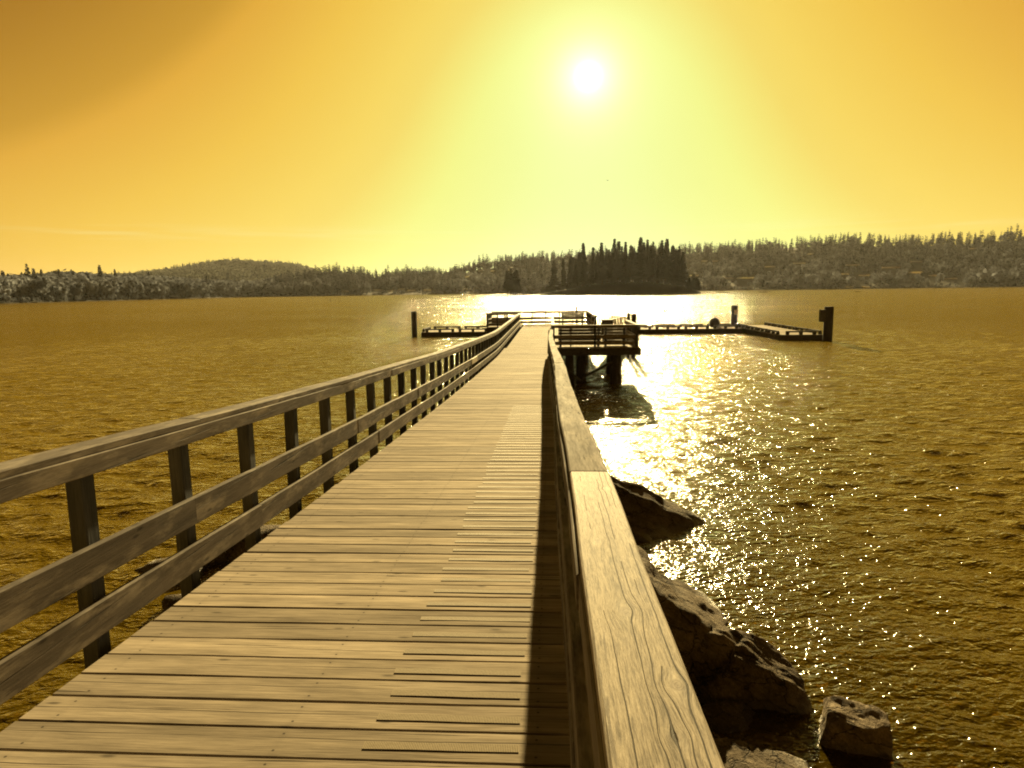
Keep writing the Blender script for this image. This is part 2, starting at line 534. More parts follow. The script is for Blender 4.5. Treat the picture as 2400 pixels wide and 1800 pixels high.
def ground_mat(name, a, c):
    m, t, b = new_mat(name)
    tc = t.node('ShaderNodeTexCoord')
    n = t.noise(tc.outputs['Object'], .02, 8, .65)
    t.put(b.inputs['Base Color'], t.ramp(n, [(.35, a), (.65, c)]))
    b.inputs['Roughness'].default_value = .9; b.inputs['Specular IOR Level'].default_value = .1
    return m


def leaf_mat(name, a, c, trans=.35):
    m, t, b = new_mat(name)
    oi = t.node('ShaderNodeObjectInfo'); tc = t.node('ShaderNodeTexCoord')
    n = t.noise(tc.outputs['Object'], .09, 3, .6)
    n = t.math('ADD', t.math('MULTIPLY', n, .6), t.math('MULTIPLY', oi.outputs['Random'], .4))
    col = t.ramp(n, [(.25, a), (.75, c)])
    d = t.node('ShaderNodeBsdfDiffuse'); tr = t.node('ShaderNodeBsdfTranslucent')
    t.put(d.inputs[0], col); t.put(tr.inputs[0], col)
    mx = t.node('ShaderNodeMixShader'); mx.inputs[0].default_value = trans
    t.l.new(d.outputs[0], mx.inputs[1]); t.l.new(tr.outputs[0], mx.inputs[2])
    t.l.new(mx.outputs[0], t.n['Material Output'].inputs[0])
    return m


M_CONIF = leaf_mat('conifer_needles', (.045, .048, .056), (.12, .126, .142), .25)
M_ISLE = leaf_mat('island_fir_needles', (.034, .035, .038), (.078, .08, .084), .2)
M_DECID = leaf_mat('pale_leaves', (.115, .125, .15), (.27, .29, .335), .35)
M_FARLEAF = leaf_mat('far_leaves', (.075, .08, .07), (.19, .20, .18), .3)
M_TRUNK = plain('bark', (.07, .055, .045), .9, 0, .1, 3, .3)
M_SLOPE = ground_mat('hillside_ground', (.012, .010, .006), (.030, .025, .013))
M_ISLEG = ground_mat('island_ground', (.012, .010, .007), (.026, .022, .014))


def water_mat():
    m, t, b = new_mat('lake_water')
    t.n.remove(b)
    ge = t.node('ShaderNodeNewGeometry')
    P = ge.outputs['Position']
    cd = t.vmath('LENGTH', t.vmath('MULTIPLY', P, (1, 1, 0)))
    at = t.node('ShaderNodeAttribute'); at.attribute_name = 'depth'
    depth = at.outputs['Fac']
    # small ripples; longer waves are in the mesh near by and fade in here where the mesh gets coarse
    rot = t.node('ShaderNodeVectorRotate'); rot.rotation_type = 'Z_AXIS'
    t.put(rot.inputs['Vector'], P); rot.inputs['Angle'].default_value = R_(-10)
    W = rot.outputs[0]
    far = t.maprange(cd, 10, 50, .4, 1)
    n1 = t.noise(t.vmath('MULTIPLY', W, (1.5, 2.8, 1)), 1.0, 3, .55, .3)
    n2 = t.noise(t.vmath('MULTIPLY', W, (7.0, 10.0, 1)), 1.0, 2, .55, .4)
    n3 = t.noise(t.vmath('MULTIPLY', W, (.45, 1.0, 1)), 1.0, 2, .5)
    patch = t.maprange(t.noise(t.vmath('MULTIPLY', P, (.02, .035, 1)), 1.0, 3, .5), .35, .65, .65, 1.15)
    h = t.math('ADD', t.math('MULTIPLY', n2, .068), t.math('MULTIPLY', t.math('MULTIPLY', n1, .33), far))
    h = t.math('ADD', h, t.math('MULTIPLY', t.math('MULTIPLY', n3, .34), t.maprange(cd, 10, 60, .2, 1)))
    nrm = t.bump(t.math('MULTIPLY', h, patch), 1.0, 1.0)
    fr = t.node('ShaderNodeFresnel'); fr.inputs['IOR'].default_value = 1.333
    t.put(fr.inputs['Normal'], nrm)
    gl = t.node('ShaderNodeBsdfGlossy'); gl.inputs['Color'].default_value = (1, 1, 1, 1)
    gl.inputs['Roughness'].default_value = .095
    t.put(gl.inputs['Normal'], nrm)
    df = t.node('ShaderNodeBsdfDiffuse'); df.inputs['Color'].default_value = (.132, .086, .0022, 1)
    # light scattered back from inside the water follows the ripples only in part
    t.put(df.inputs['Normal'], t.vmath('NORMALIZE', t.vmath('ADD', t.vmath('SCALE', nrm, scale=.6), (0, 0, .40))))
    tr = t.node('ShaderNodeBsdfTransparent'); tr.inputs['Color'].default_value = (.80, .62, .22, 1)
    clear = t.math('EXPONENT', t.math('MULTIPLY', depth, -1.1))
    body = t.node('ShaderNodeMixShader')
    t.put(body.inputs[0], t.math('MULTIPLY', clear, .9)); t.l.new(df.outputs[0], body.inputs[1]); t.l.new(tr.outputs[0], body.inputs[2])
    mx = t.node('ShaderNodeMixShader')
    t.l.new(fr.outputs[0], mx.inputs[0]); t.l.new(body.outputs[0], mx.inputs[1]); t.l.new(gl.outputs[0], mx.inputs[2])
    t.l.new(mx.outputs[0], t.n['Material Output'].inputs[0])
    return m


# ------------------------------------------------------------------ haze
def build_haze():
    m = bpy.data.materials.new('haze'); m.use_nodes = True
    n = m.node_tree.nodes; n.remove(n['Principled BSDF'])
    pv = n.new('ShaderNodeVolumePrincipled')
    pv.inputs['Color'].default_value = (.93, .92, .90, 1)
    pv.inputs['Density'].default_value = HAZE
    pv.inputs['Anisotropy'].default_value = .35
    m.node_tree.links.new(pv.outputs[0], n['Material Output'].inputs['Volume'])
    mb = MB().box(0, 2000, 84.5, 9600, 8600, 181)
    o = mb.build('haze', m)
    tag(o, kind='stuff')


HAZE = 2.8e-5
build_haze()

# ================================================================== WATER AND LAKE BED
def depth_at(x, y):
    """depth of the bed below the lake surface; the shore comes up behind the camera"""
    d = .16 + .055 * np.maximum(0, y - 5.5) + .10 * np.maximum(0, np.abs(x - .5) - 3.2)
    d = d - .16 * np.maximum(0, 4.5 - y)
    return np.minimum(d, 4.0)


rs = np.random.RandomState(4)


def build_water():
    th0, th1, nt = R_(-60), R_(60), 620
    th = np.linspace(th0, th1, nt)
    rr = [1.5]
    while rr[-1] < 4200:
        r = rr[-1]
        k = .0046 if r < 90 else .0046 + .022 * min(1, (r - 90) / 300)
        rr.append(r + max(.02, k * r))
    rr = np.array(rr); nr = len(rr)
    Rg, Tg = np.meshgrid(rr, th, indexing='ij')
    X = Rg * np.sin(Tg); Y = Rg * np.cos(Tg)
    Z = np.zeros_like(X)
    cell = np.maximum(np.gradient(rr)[:, None], Rg * (th[1] - th[0]))
    base = R_(-100)        # waves run towards the shore
    for i in range(90):
        lam = .25 * (2.2 / .25) ** rs.rand()
        a = base + rs.normal(0, .75)
        k = 2 * math.pi / lam
        amp = .0047 * lam * min(1.0, (.95 / lam) ** .8) * rs.uniform(.4, 1.2)
        ph = rs.uniform(0, 6.28)
        w = np.clip((lam / cell - 3) / 3, 0, 1)
        arg = k * (X * math.cos(a) + Y * math.sin(a)) + ph
        Z += amp * w * (np.sin(arg) + .22 * np.sin(2 * arg + .6))
    dep = depth_at(X, Y)
    calm = np.clip(dep / 1.0, .25, 1)
    gust = 1 + .1 * np.sin(X * .11 + 1.3) * np.sin(Y * .07 + .4)
    Z *= calm * gust
    Z = .085 * np.tanh(Z / .085)
    V = np.stack([X, Y, Z], -1).reshape(-1, 3)
    i = np.arange(nr - 1)[:, None] * nt + np.arange(nt - 1)[None, :]
    Q = np.stack([i, i + 1, i + nt + 1, i + nt], -1).reshape(-1, 4)
    me = np_mesh('lake_water', V, Q, [water_mat()], 4, True)
    at = me.attributes.new('depth', 'FLOAT', 'POINT')
    at.data.foreach_set('value', np.maximum(dep, .02).astype(np.float32).ravel())
    return tag(link('lake_water', me), kind='structure')


build_water()


def build_bed():
    xs = np.concatenate([np.linspace(-60, -12, 13)[:-1], np.linspace(-12, 14, 90), np.linspace(14, 60, 13)[1:]])
    ys = np.concatenate([np.linspace(-16, -2, 12)[:-1], np.linspace(-2, 22, 90), np.linspace(22, 110, 14)[1:]])
    X, Y = np.meshgrid(xs, ys, indexing='ij')
    Z = -depth_at(X, Y)
    Z = np.minimum(Z, 3.0)
    for a in range(len(xs)):
        for c in range(len(ys)):
            Z[a, c] += .07 * mn.noise(Vector((xs[a] * .9, ys[c] * .9, 0))) + .05 * mn.noise(Vector((xs[a] * 2.6, ys[c] * 2.6, 3)))
    V = np.stack([X, Y, Z], -1).reshape(-1, 3)
    n = len(ys)
    i = np.arange(len(xs) - 1)[:, None] * n + np.arange(n - 1)[None, :]
    Q = np.stack([i, i + n, i + n + 1, i + 1], -1).reshape(-1, 4)
    tag(link('lake_bed', np_mesh('lake_bed', V, Q, [bed_mat()], 4, True)), kind='structure')
    # deep floor far out
    me = mesh('deep_lake_bed', [(-4500, 100, -4.3), (4500, 100, -4.3), (4500, 5000, -4.3), (-4500, 5000, -4.3)], [(0, 1, 2, 3)], bed_mat())
    tag(link('deep_lake_bed', me), kind='structure')


build_bed()


# ================================================================== HILLS AND WOODS
SKY_B = [(-260, 650), (0, 648), (80, 646), (135, 642), (170, 640), (215, 646), (330, 652), (480, 664), (590, 668), (640, 655), (690, 652), (730, 642), (765, 632), (800, 628),
         (850, 631), (882, 642), (900, 635), (960, 628), (1000, 625), (1040, 632), (1080, 620), (1110, 608), (1150, 602), (1200, 596), (1250, 592), (1330, 588),
         (1400, 585), (1480, 580), (1560, 575), (1640, 568), (1700, 566), (1790, 560), (1870, 555), (1960, 548), (2000, 544), (2060, 552), (2150, 549), (2220, 546), (2280, 545), (2340, 538), (2400, 532), (2520, 528), (2700, 540)]
SKY_A = [(-260, 655), (100, 650), (250, 638), (330, 632), (400, 622), (450, 612), (500, 606), (543, 602), (600, 606), (660, 608), (700, 613), (740, 628), (800, 660), (900, 690)]


def az_of(x):
    v = ray(x, 690); return math.atan2(v[0], v[1])


def sky_h(tab, dist):
    """elevation tangent of the skyline for azimuth samples"""
    az = []; tn = []
    for x, y in tab:
        v = ray(x, y); az.append(math.atan2(v[0], v[1])); tn.append(v[2] / math.hypot(v[0], 1.0))
    return np.array(az), np.array(tn)


AZB, TNB = sky_h(SKY_B, 0)
AZA, TNA = sky_h(SKY_A, 0)
# shore distance of layer B by azimuth
SHB_X = [(-260, 560), (0, 577), (250, 700), (480, 860), (600, 1000), (700, 985), (1185, 963), (1700, 1016), (2000, 1080), (2400, 1155), (2700, 1200)]
AZS = np.array([az_of(x) for x, _ in SHB_X]); RSB = np.array([r for _, r in SHB_X])
TREE_TOP = 21.0


def terrain_b(az, r):
    r0 = np.interp(az, AZS, RSB)
    # depth of slope: shallow wood on the left, full hill from the middle to the right
    ws = np.interp(az, [az_of(0), az_of(560), az_of(760), az_of(1050), az_of(1500), az_of(2400)], [150, 110, 160, 330, 420, 430])
    top = ZC + np.interp(az, AZB, TNB) * (r0 + ws) - np.interp(az, [az_of(0), az_of(560), az_of(900), az_of(1100)], [17, 12, 19, TREE_TOP])
    top = np.maximum(top, 1.5)
    u = np.clip((r - r0) / ws, 0, 1)
    h = -.8 + 2.0 * np.clip((r - r0) / 4, 0, 1) + (top - 1.2) * (u ** 1.08)
    back = np.clip((r - r0 - ws) / 350, 0, 1)
    return h * (1 - .35 * back ** 1.5)


RA0, RA1 = 1250.0, 2250.0


def terrain_a(az, r):
    top = ZC + np.interp(az, AZA, TNA) * RA1 - 17
    top = np.maximum(top, -6)
    u = np.clip((r - RA0) / (RA1 - RA0), 0, 1)
    h = -3 + top * (.15 * np.sin(u * 7 + az * 40) * u * (1 - u) + u ** .9)
    back = np.clip((r - RA1) / 700, 0, 1)
    return h * (1 - .6 * back)


def hill_mesh(name, f, a0, a1, na, rs_, mat):
    az = np.linspace(a0, a1, na)
    A, Rr = np.meshgrid(az, rs_, indexing='ij')
    Z = f(A, Rr)
    V = np.stack([Rr * np.sin(A), Rr * np.cos(A), Z], -1).reshape(-1, 3)
    n = len(rs_)
    i = np.arange(na - 1)[:, None] * n + np.arange(n - 1)[None, :]
    Q = np.stack([i, i + n, i + n + 1, i + 1], -1).reshape(-1, 4)
    return tag(link(name, np_mesh(name, V, Q, [mat], 4, True)), kind='structure')


hill_mesh('shore_hills', terrain_b, az_of(-260), az_of(2700), 420, np.concatenate([np.linspace(540, 1240, 110), np.linspace(1260, 2100, 20)]), M_SLOPE)
hill_mesh('far_hill', terrain_a, az_of(-260), az_of(960), 120, np.linspace(RA0, 2950, 46), M_SLOPE)


def conifer_geo(rng, nface, wide=.19, droop=.35, bare=.12, big=1.0):
    """unit-height fir: stem plus sprays of needles on whorled boughs; returns V(n,3), T(m,3), mat index"""
    V, T, mi = [], [], []
    # stem
    for k in range(5):
        a0, a1 = k * 2 * math.pi / 5, (k + 1) * 2 * math.pi / 5
        b = len(V); r0 = .012
        V += [(r0 * math.cos(a0), r0 * math.sin(a0), -.02), (r0 * math.cos(a1), r0 * math.sin(a1), -.02), (0, 0, .97)]
        T.append((b, b + 1, b + 2)); mi.append(1)
    lob = [rng.uniform(.55, 1.15) for _ in range(9)]
    for k in range(nface):
        h = bare + (1 - bare) * (rng.random() ** .85)
        rel = (1 - h) / (1 - bare)
        rmax = wide * (rel ** .75) * lob[int(h * 8.99)] + .012
        a = rng.uniform(0, 2 * math.pi)
        r1 = rmax * rng.uniform(.55, 1.0)
        r0 = r1 * rng.uniform(0, .35)
        wv = rng.uniform(.018, .045) * (1.0 + .8 * rel) * big
        dz = -droop * (r1 - r0) * rng.uniform(.3, 1.4)
        ca, sa = math.cos(a), math.sin(a)
        b = len(V)
        V += [(r0 * ca, r0 * sa, h),
              (r1 * ca - wv * sa, r1 * sa + wv * ca, h + dz - rng.uniform(0, .03)),
              (r1 * ca * 1.12 + wv * .5 * sa, r1 * sa * 1.12 - wv * .5 * ca, h + dz + rng.uniform(-.02, .02)),
              ((r0 + r1) / 2 * ca + wv * .8 * sa, (r0 + r1) / 2 * sa - wv * .8 * ca, h + dz * .6 - rng.uniform(.01, .05))]
        T += [(b, b + 1, b + 2), (b, b + 2, b + 3)]; mi += [0, 0]
    b = len(V)
    V += [(-.012, 0, .93), (.012, 0, .93), (0, .004, 1.02)]; T.append((b, b + 1, b + 2)); mi.append(0)
    return np.array(V), np.array(T), np.array(mi)


def broad_geo(rng, nface, wide=.42, big=1.0):
    """unit-height broadleaf: stem, and leaf clumps gathered in uneven lobes"""
    V, T, mi = [], [], []
    for k in range(5):
        a0, a1 = k * 2 * math.pi / 5, (k + 1) * 2 * math.pi / 5
        b = len(V)
        V += [(.02 * math.cos(a0), .02 * math.sin(a0), -.02), (.02 * math.cos(a1), .02 * math.sin(a1), -.02), (0, 0, .6)]
        T.append((b, b + 1, b + 2)); mi.append(1)
    nl = rng.randint(6, 9); lobes = []
    for k in range(nl):
        a = rng.uniform(0, 6.28); q = rng.uniform(.0, .62) * wide
        lobes.append((q * math.cos(a), q * math.sin(a), rng.uniform(.32, .80), rng.uniform(.15, .25)))
    for k in range(nface):
        cx, cy, cz, cr = lobes[k % nl]
        d = Vector((rng.gauss(0, 1), rng.gauss(0, 1), rng.gauss(0, 1) * .9 + .25)).normalized()
        rad = cr * rng.uniform(.75, 1.05)
        c = Vector((cx, cy, cz)) + d * rad
        s = rng.uniform(.03, .06) * big
        u = d.orthogonal().normalized(); w = d.cross(u)
        ph = rng.uniform(0, 6.28)
        u, w = u * math.cos(ph) + w * math.sin(ph), w * math.cos(ph) - u * math.sin(ph)
        b = len(V)
        V += [tuple(c + u * s), tuple(c + w * s * .9 + d * .02), tuple(c - u * s * 1.1), tuple(c - w * s + d * .01)]
        T += [(b, b + 1, b + 2), (b, b + 2, b + 3)]; mi += [0, 0]
    return np.array(V), np.array(T), np.array(mi)


rng = random.Random(11)
CON = [conifer_geo(rng, 230, rng.uniform(.17, .25), rng.uniform(.2, .5), rng.uniform(.03, .1), 1.5) for _ in range(7)]
CONL = [conifer_geo(rng, 60, rng.uniform(.20, .27), .35, .02, 2.6) for _ in range(6)]
BRO = [broad_geo(rng, 240, rng.uniform(.36, .46), 1.5) for _ in range(5)]
BROL = [broad_geo(rng, 60, rng.uniform(.38, .5), 2.3) for _ in range(6)]
ISL = [conifer_geo(rng, 330, rng.uniform(.11, .21), rng.uniform(.15, .5), rng.uniform(.06, .25), 1.35) for _ in range(8)]
for V, T, mi in BROL + CONL:       # coarser trees get larger sprays
    pass


def geo_mesh(name, g, mats):
    return np_mesh(name, g[0], g[1], mats, 3, False, g[2])


def split_tree(g, mat):
    V, T, mi = g
    return np_mesh('crown', V, T[mi == 0], [mat])


ME_CON = [split_tree(g, M_CONIF) for g in CON]
ME_BRO = [split_tree(g, M_DECID) for g in BRO]
_t = MB(); _t.lathe([(.018, -.05), (.014, .3), (.008, .65), (.001, .95)], 6)
ME_CTRUNK = _t.mesh('trunk', M_TRUNK, True)
_t = MB(); _t.lathe([(.028, -.05), (.022, .2), (.014, .45), (.003, .66)], 6)
ME_BTRUNK = _t.mesh('trunk', M_TRUNK, True)


# houses first: their pixels are kept clear of trees in front
HOUSES = []      # (x px, y px, width px, azimuth turn)
for x, y, w in [(150, 480, 34), (550, 370, 24), (630, 302, 12), (940, 382, 26), (1010, 460, 32), (1220, 402, 36), (1420, 358, 20), (1550, 462, 28), (1665, 484, 20),
                (880, 450, 12), (1830, 262, 14), (330, 396, 20), (920, 545, 16), (1040, 545, 14), (20, 480, 16), (1400, 440, 26)]:
    HOUSES.append((1700 + x / 3.16, 500 + y / 3.16, w))
for x, y, w in [(685, 592, 24), (785, 600, 14), (890, 582, 12), (975, 594, 16), (1110, 592, 16), (1460, 476, 12), (1470, 582, 20), (1830, 416, 9), (1570, 424, 12), (1680, 424, 9), (400, 600, 14)]:
    HOUSES.append((700 + x / 3.687, 520 + y / 3.687, w))
for x, y, w in [(2030, 413, 13), (2125, 413, 12), (1945, 538, 18)]:
    HOUSES.append((1100 + x / 3.687, 500 + y / 3.687, w))
HOUSES.append((407, 695, 11))


def hit_terrain(x, y):
    v = ray(x, y); az = math.atan2(v[0], v[1]); t = v[2] / math.hypot(v[0], 1.0)
    r0 = float(np.interp(az, AZS, RSB))
    for r in np.arange(r0 + 3, r0 + 520, 2.0):
        if terrain_b(np.array(az), np.array(r)) >= ZC + t * r:
            return az, r, float(terrain_b(np.array(az), np.array(r)))
    return az, r0 + 60, float(terrain_b(np.array(az), np.array(r0 + 60)))


HS = []
for x, y, w in HOUSES:
    az, r, z = hit_terrain(x, y)
    HS.append((az, r, z, w * r / 1544.0, x, y, w))

SPECS = []       # every tree of layer B: (kind, variant, x, y, z, height, rot, px height)
ns = 0
tries = 0
rnd = np.random.RandomState(21)


def clear_of_houses(px, ptop, pbot, halfw, r):
    for az, hr, hz, hw, hx, hy, w in HS:
        if r < hr + 8 and abs(px - hx) < w * .55 + halfw and ptop < hy + 1.5 and pbot > hy - 6:
            return False
    return True


def add_tree(az, r, conif, hgt, force=False):
    z = float(terrain_b(np.array(az), np.array(r)))
    P0 = (r * math.sin(az), r * math.cos(az), z)
    (xa, xb), (ya, yb) = [np.array(q) for q in zip(proj(P0), proj((P0[0], P0[1], z + hgt)))]
    ph = ya - yb
    hw = ph * (.16 if conif else .36)
    if not force and not clear_of_houses(xa, yb, ya, hw, r): return False
    SPECS.append((conif, rnd.randint(0, 100), *P0, hgt, rnd.rand() * 6.28, ph, r, xa))
    return True


# skyline and slope trees
azl, azr = az_of(-120), az_of(2520)
for k in range(7600):
    u = rnd.rand()
    az = azl + (azr - azl) * rnd.rand()
    r0 = float(np.interp(az, AZS, RSB))
    ws = float(np.interp(az, [az_of(0), az_of(560), az_of(760), az_of(1050), az_of(1500), az_of(2400)], [150, 110, 160, 330, 420, 430]))
    f = rnd.rand() ** .85
    r = r0 + 5 + f * (ws + 15)
    xpx = 1291 + math.tan(az) * 1544
    left = xpx < 640
    pcon = (.04 if left else (.16 + .66 * f ** 1.3 if xpx < 1050 else .10 + .72 * f ** 1.6))
    con = rnd.rand() < pcon
    if con:
        h = rnd.uniform(15, 25) * (1.0 + .22 * (rnd.rand() < .08))
    else:
        h = rnd.uniform(7, 17)
        if left: h = rnd.uniform(12, 20)
    add_tree(az, r, con, h)
# low growth along the water's edge
for k in range(760):
    az = azl + (azr - azl) * rnd.rand()
    add_tree(az, float(np.interp(az, AZS, RSB)) + rnd.uniform(.8, 5), False, rnd.uniform(2.0, 6))
# named shore trees seen singly
for x, dr, con, h in [(745, 10, 0, 24), (720, 14, 0, 20), (763, 20, 0, 19), (700, 12, 0, 15), (672, 9, 0, 15), (640, 9, 0, 16), (610, 10, 0, 15), (790, 12, 1, 21), (905, 30, 1, 27), (1050, 14, 1, 20), (1140, 10, 1, 17), (1105, 12, 0, 15),
                      (1905, 9, 0, 23), (1838, 12, 1, 26), (1990, 10, 0, 16), (2055, 10, 0, 15), (2200, 9, 0, 19), (2300, 12, 0, 22), (2340, 18, 0, 25), (1780, 10, 0, 17), (1810, 9, 0, 14)]:
    az = az_of(x)
    add_tree(az, float(np.interp(az, AZS, RSB)) + dr, bool(con), h, True)

SPECS.sort(key=lambda s: -s[7])
SINGLE = [s for s in SPECS if -40 < s[9] < 2440][:215]
keep = set(id(s) for s in SINGLE)
REST = [s for s in SPECS if id(s) not in keep]


def joined(name, items, lib, mats, label=None, kind='stuff'):
    VV, TT, MM, b = [], [], [], 0
    for (x, y, z, h, rot, var, wid) in items:
        V, T, mi = lib[var % len(lib)]
        c, s = math.cos(rot), math.sin(rot)
        P = np.empty_like(V)
        P[:, 0] = (V[:, 0] * c - V[:, 1] * s) * h * wid + x
        P[:, 1] = (V[:, 0] * s + V[:, 1] * c) * h * wid + y
        P[:, 2] = V[:, 2] * h + z
        VV.append(P); TT.append(T + b); MM.append(mi); b += len(V)
    if not VV: return None
    me = np_mesh(name, np.concatenate(VV), np.concatenate(TT), mats, 3, False, np.concatenate(MM))
    return tag(link(name, me), label, None, None, kind)


joined('conifer_forest', [(s[2], s[3], s[4], s[5], s[6], s[1], 1.0) for s in REST if s[0]], CONL, [M_CONIF, M_TRUNK])
joined('broadleaf_forest', [(s[2], s[3], s[4], s[5], s[6], s[1], 1.0) for s in REST if not s[0]], BROL, [M_DECID, M_TRUNK])
# far hill on the left: one mass of wood
far_b, far_c = [], []
for k in range(3400):
    az = az_of(-150) + (az_of(860) - az_of(-150)) * rnd.rand()
    r = RA0 + 20 + (RA1 + 30 - RA0) * rnd.rand() ** .9
    z = float(terrain_a(np.array(az), np.array(r)))
    if z < -2: continue
    if rnd.rand() < .12 + .5 * (r > RA1 - 120): far_c.append((r * math.sin(az), r * math.cos(az), z, rnd.uniform(13, 22), rnd.rand() * 6, rnd.randint(99), 1.3))
    else: far_b.append((r * math.sin(az), r * math.cos(az), z, rnd.uniform(11, 19), rnd.rand() * 6, rnd.randint(99), 1.5))
joined('far_broadleaf_forest', far_b, BROL, [M_FARLEAF, M_TRUNK])
joined('far_conifer_forest', far_c, CONL, [M_CONIF, M_TRUNK])

# single trees of the far shore
for s in SINGLE:
    con, var, x, y, z, h, rot, ph, r, px = s
    me = (ME_CON if con else ME_BRO)[var % (len(ME_CON) if con else len(ME_BRO))]
    o = empty('conifer' if con else 'broadleaf_tree', (x, y, z), rot)
    cr = link('crown', me, o); cr.scale = (h, h, h) if con else (h * 1.1, h * 1.1, h)
    tk = link('trunk', ME_CTRUNK if con else ME_BTRUNK, o); tk.scale = (h, h, h)
    if px < 640:
        where, grp = 'in the low pale wood along the shore under the rounded hill', 'on the shore under the rounded hill'
    elif px < 1180:
        where, grp = 'on the far shore between the rounded hill and the wooded island', 'on the shore between hill and island'
    elif px < 1650:
        where, grp = 'on the wooded slope behind the dark island', 'on the slope behind the island'
    else:
        where, grp = 'on the far hillside with houses beyond the floating dock', 'on the hillside with houses'
    if con: tag(o, 'dark pointed conifer ' + where, 'conifer', 'conifers ' + grp)
    else: tag(o, 'pale rounded leafy tree ' + where, 'tree', 'pale leafy trees ' + grp)


# ------------------------------------------------------------------ island
def island_h(az, r):
    a0, a1 = az_of(1178), az_of(1648)
    u = np.clip((az - a0) / (a1 - a0), 0, 1)
    prof = np.interp(u, [0, .03, .10, .20, .32, .45, .6, .75, .9, .97, 1], [-.6, .9, 1.0, 1.4, 5, 9.5, 11.5, 11, 7, 2.5, -.6])
    rc = 600 + 10 * u
    w = np.interp(u, [0, .1, .5, .9, 1], [6, 14, 34, 26, 8])
    q = np.clip(1 - ((r - rc - w * .55) / w) ** 2, 0, 1)
    return -1.2 + (prof + 1.2) * np.sqrt(q)


az = np.linspace(az_of(1170), az_of(1656), 110)
rr_ = np.linspace(570, 670, 40)
A, Rr = np.meshgrid(az, rr_, indexing='ij')
Z = island_h(A, Rr)
V = np.stack([Rr * np.sin(A), Rr * np.cos(A), Z], -1).reshape(-1, 3)
i = np.arange(len(az) - 1)[:, None] * 40 + np.arange(39)[None, :]
isl = tag(link('island', np_mesh('island', V, np.stack([i, i + 40, i + 41, i + 1], -1).reshape(-1, 4), [M_ISLEG], 4, True)), kind='structure')

ISLT = []
tops = [(1369, 570), (1408, 568), (1435, 560), (1448, 566), (1465, 567), (1497, 557), (1508, 568), (1518, 561), (1530, 566), (1548, 563), (1558, 560), (1575, 574), (1588, 578), (1600, 590), (1385, 580), (1420, 582), (1355, 590),
        (1340, 600), (1322, 606), (1300, 610), (1190, 634), (1197, 628), (1205, 636), (1212, 632)]
for x, y in tops: ISLT.append((x, y, rnd.uniform(8, 22)))
for k in range(62):
    x = 1290 + (1610 - 1290) * rnd.rand()
    yt = np.interp(x, [1290, 1360, 1430, 1500, 1560, 1590, 1625], [628, 596, 580, 576, 574, 590, 630]) + rnd.uniform(-4, 36)
    ISLT.append((x, yt, rnd.uniform(3, 30)))
for x in (1615, 1624, 1632): ISLT.append((x, 645 + rnd.uniform(-8, 8), 8))
ME_ISL_CROWN, ME_ISL_TRUNK = [], []
for V, T, mi in ISL:
    ME_ISL_CROWN.append(np_mesh('crown', V, T[mi == 0], [M_ISLE]))
tm = MB(); tm.lathe([(.016, -.05), (.013, .3), (.008, .7), (.001, .97)], 7)
ME_ITR = tm.mesh('trunk', M_TRUNK, True)
br = 0
for x, yt, dr in ISLT:
    a = az_of(x); u = (a - az_of(1178)) / (az_of(1648) - az_of(1178))
    r = 600 + 10 * u + dr * np.interp(u, [0, .1, .5, .95], [.25, .5, 1, .5]) - 4
    z = max(.2, float(island_h(np.array(a), np.array(r))) - .3)
    v = ray(x, yt); t_ = v[2] / math.hypot(v[0], 1.0)
    h = ZC + t_ * r - z
    if h < 4: continue
    X, Y = r * math.sin(a), r * math.cos(a)
    o = empty('island_fir', (X, Y, z), rnd.rand() * 6.28)
    k = rnd.randint(len(ME_ISL_CROWN)); wd = rnd.uniform(.75, 1.45)
    if x < 1230: lab, grp = 'dark tree in the small clump at the left tip of the wooded island', 'dark trees on the island tip'; wd *= 1.5
    elif x > 1612: lab, grp = 'low pale tree at the right end of the wooded island', 'low trees at the island end'; wd *= 2.2
    else: lab, grp = 'tall dark fir in the dense stand on the small wooded island', 'tall firs on the island'
    o.rotation_euler.x = rnd.normal(0, .025); o.rotation_euler.y = rnd.normal(0, .025)
    tag(o, lab, 'tree', grp)
    c = link('crown', ME_ISL_CROWN[k], o); c.scale = (h * wd, h * wd, h)
    tk = link('trunk', ME_ITR, o); tk.scale = (h, h, h)
# undergrowth on the island: one mass
ug = []
for k in range(260):
    x = 1200 + (1640 - 1200) * rnd.rand()
    a = az_of(x); u = (a - az_of(1178)) / (az_of(1648) - az_of(1178))
    r = 598 + 10 * u + rnd.uniform(0, 26) * np.interp(u, [0, .2, .5, .95], [.1, .3, 1, .4])
    z = float(island_h(np.array(a), np.array(r)))
    if z < .2: continue
    ug.append((r * math.sin(a), r * math.cos(a), z - .5, rnd.uniform(2.5, 7) if u > .2 else rnd.uniform(1.5, 3), rnd.rand() * 6, rnd.randint(99), 1.3))
joined('island_undergrowth', ug, BROL, [M_ISLE, M_TRUNK])

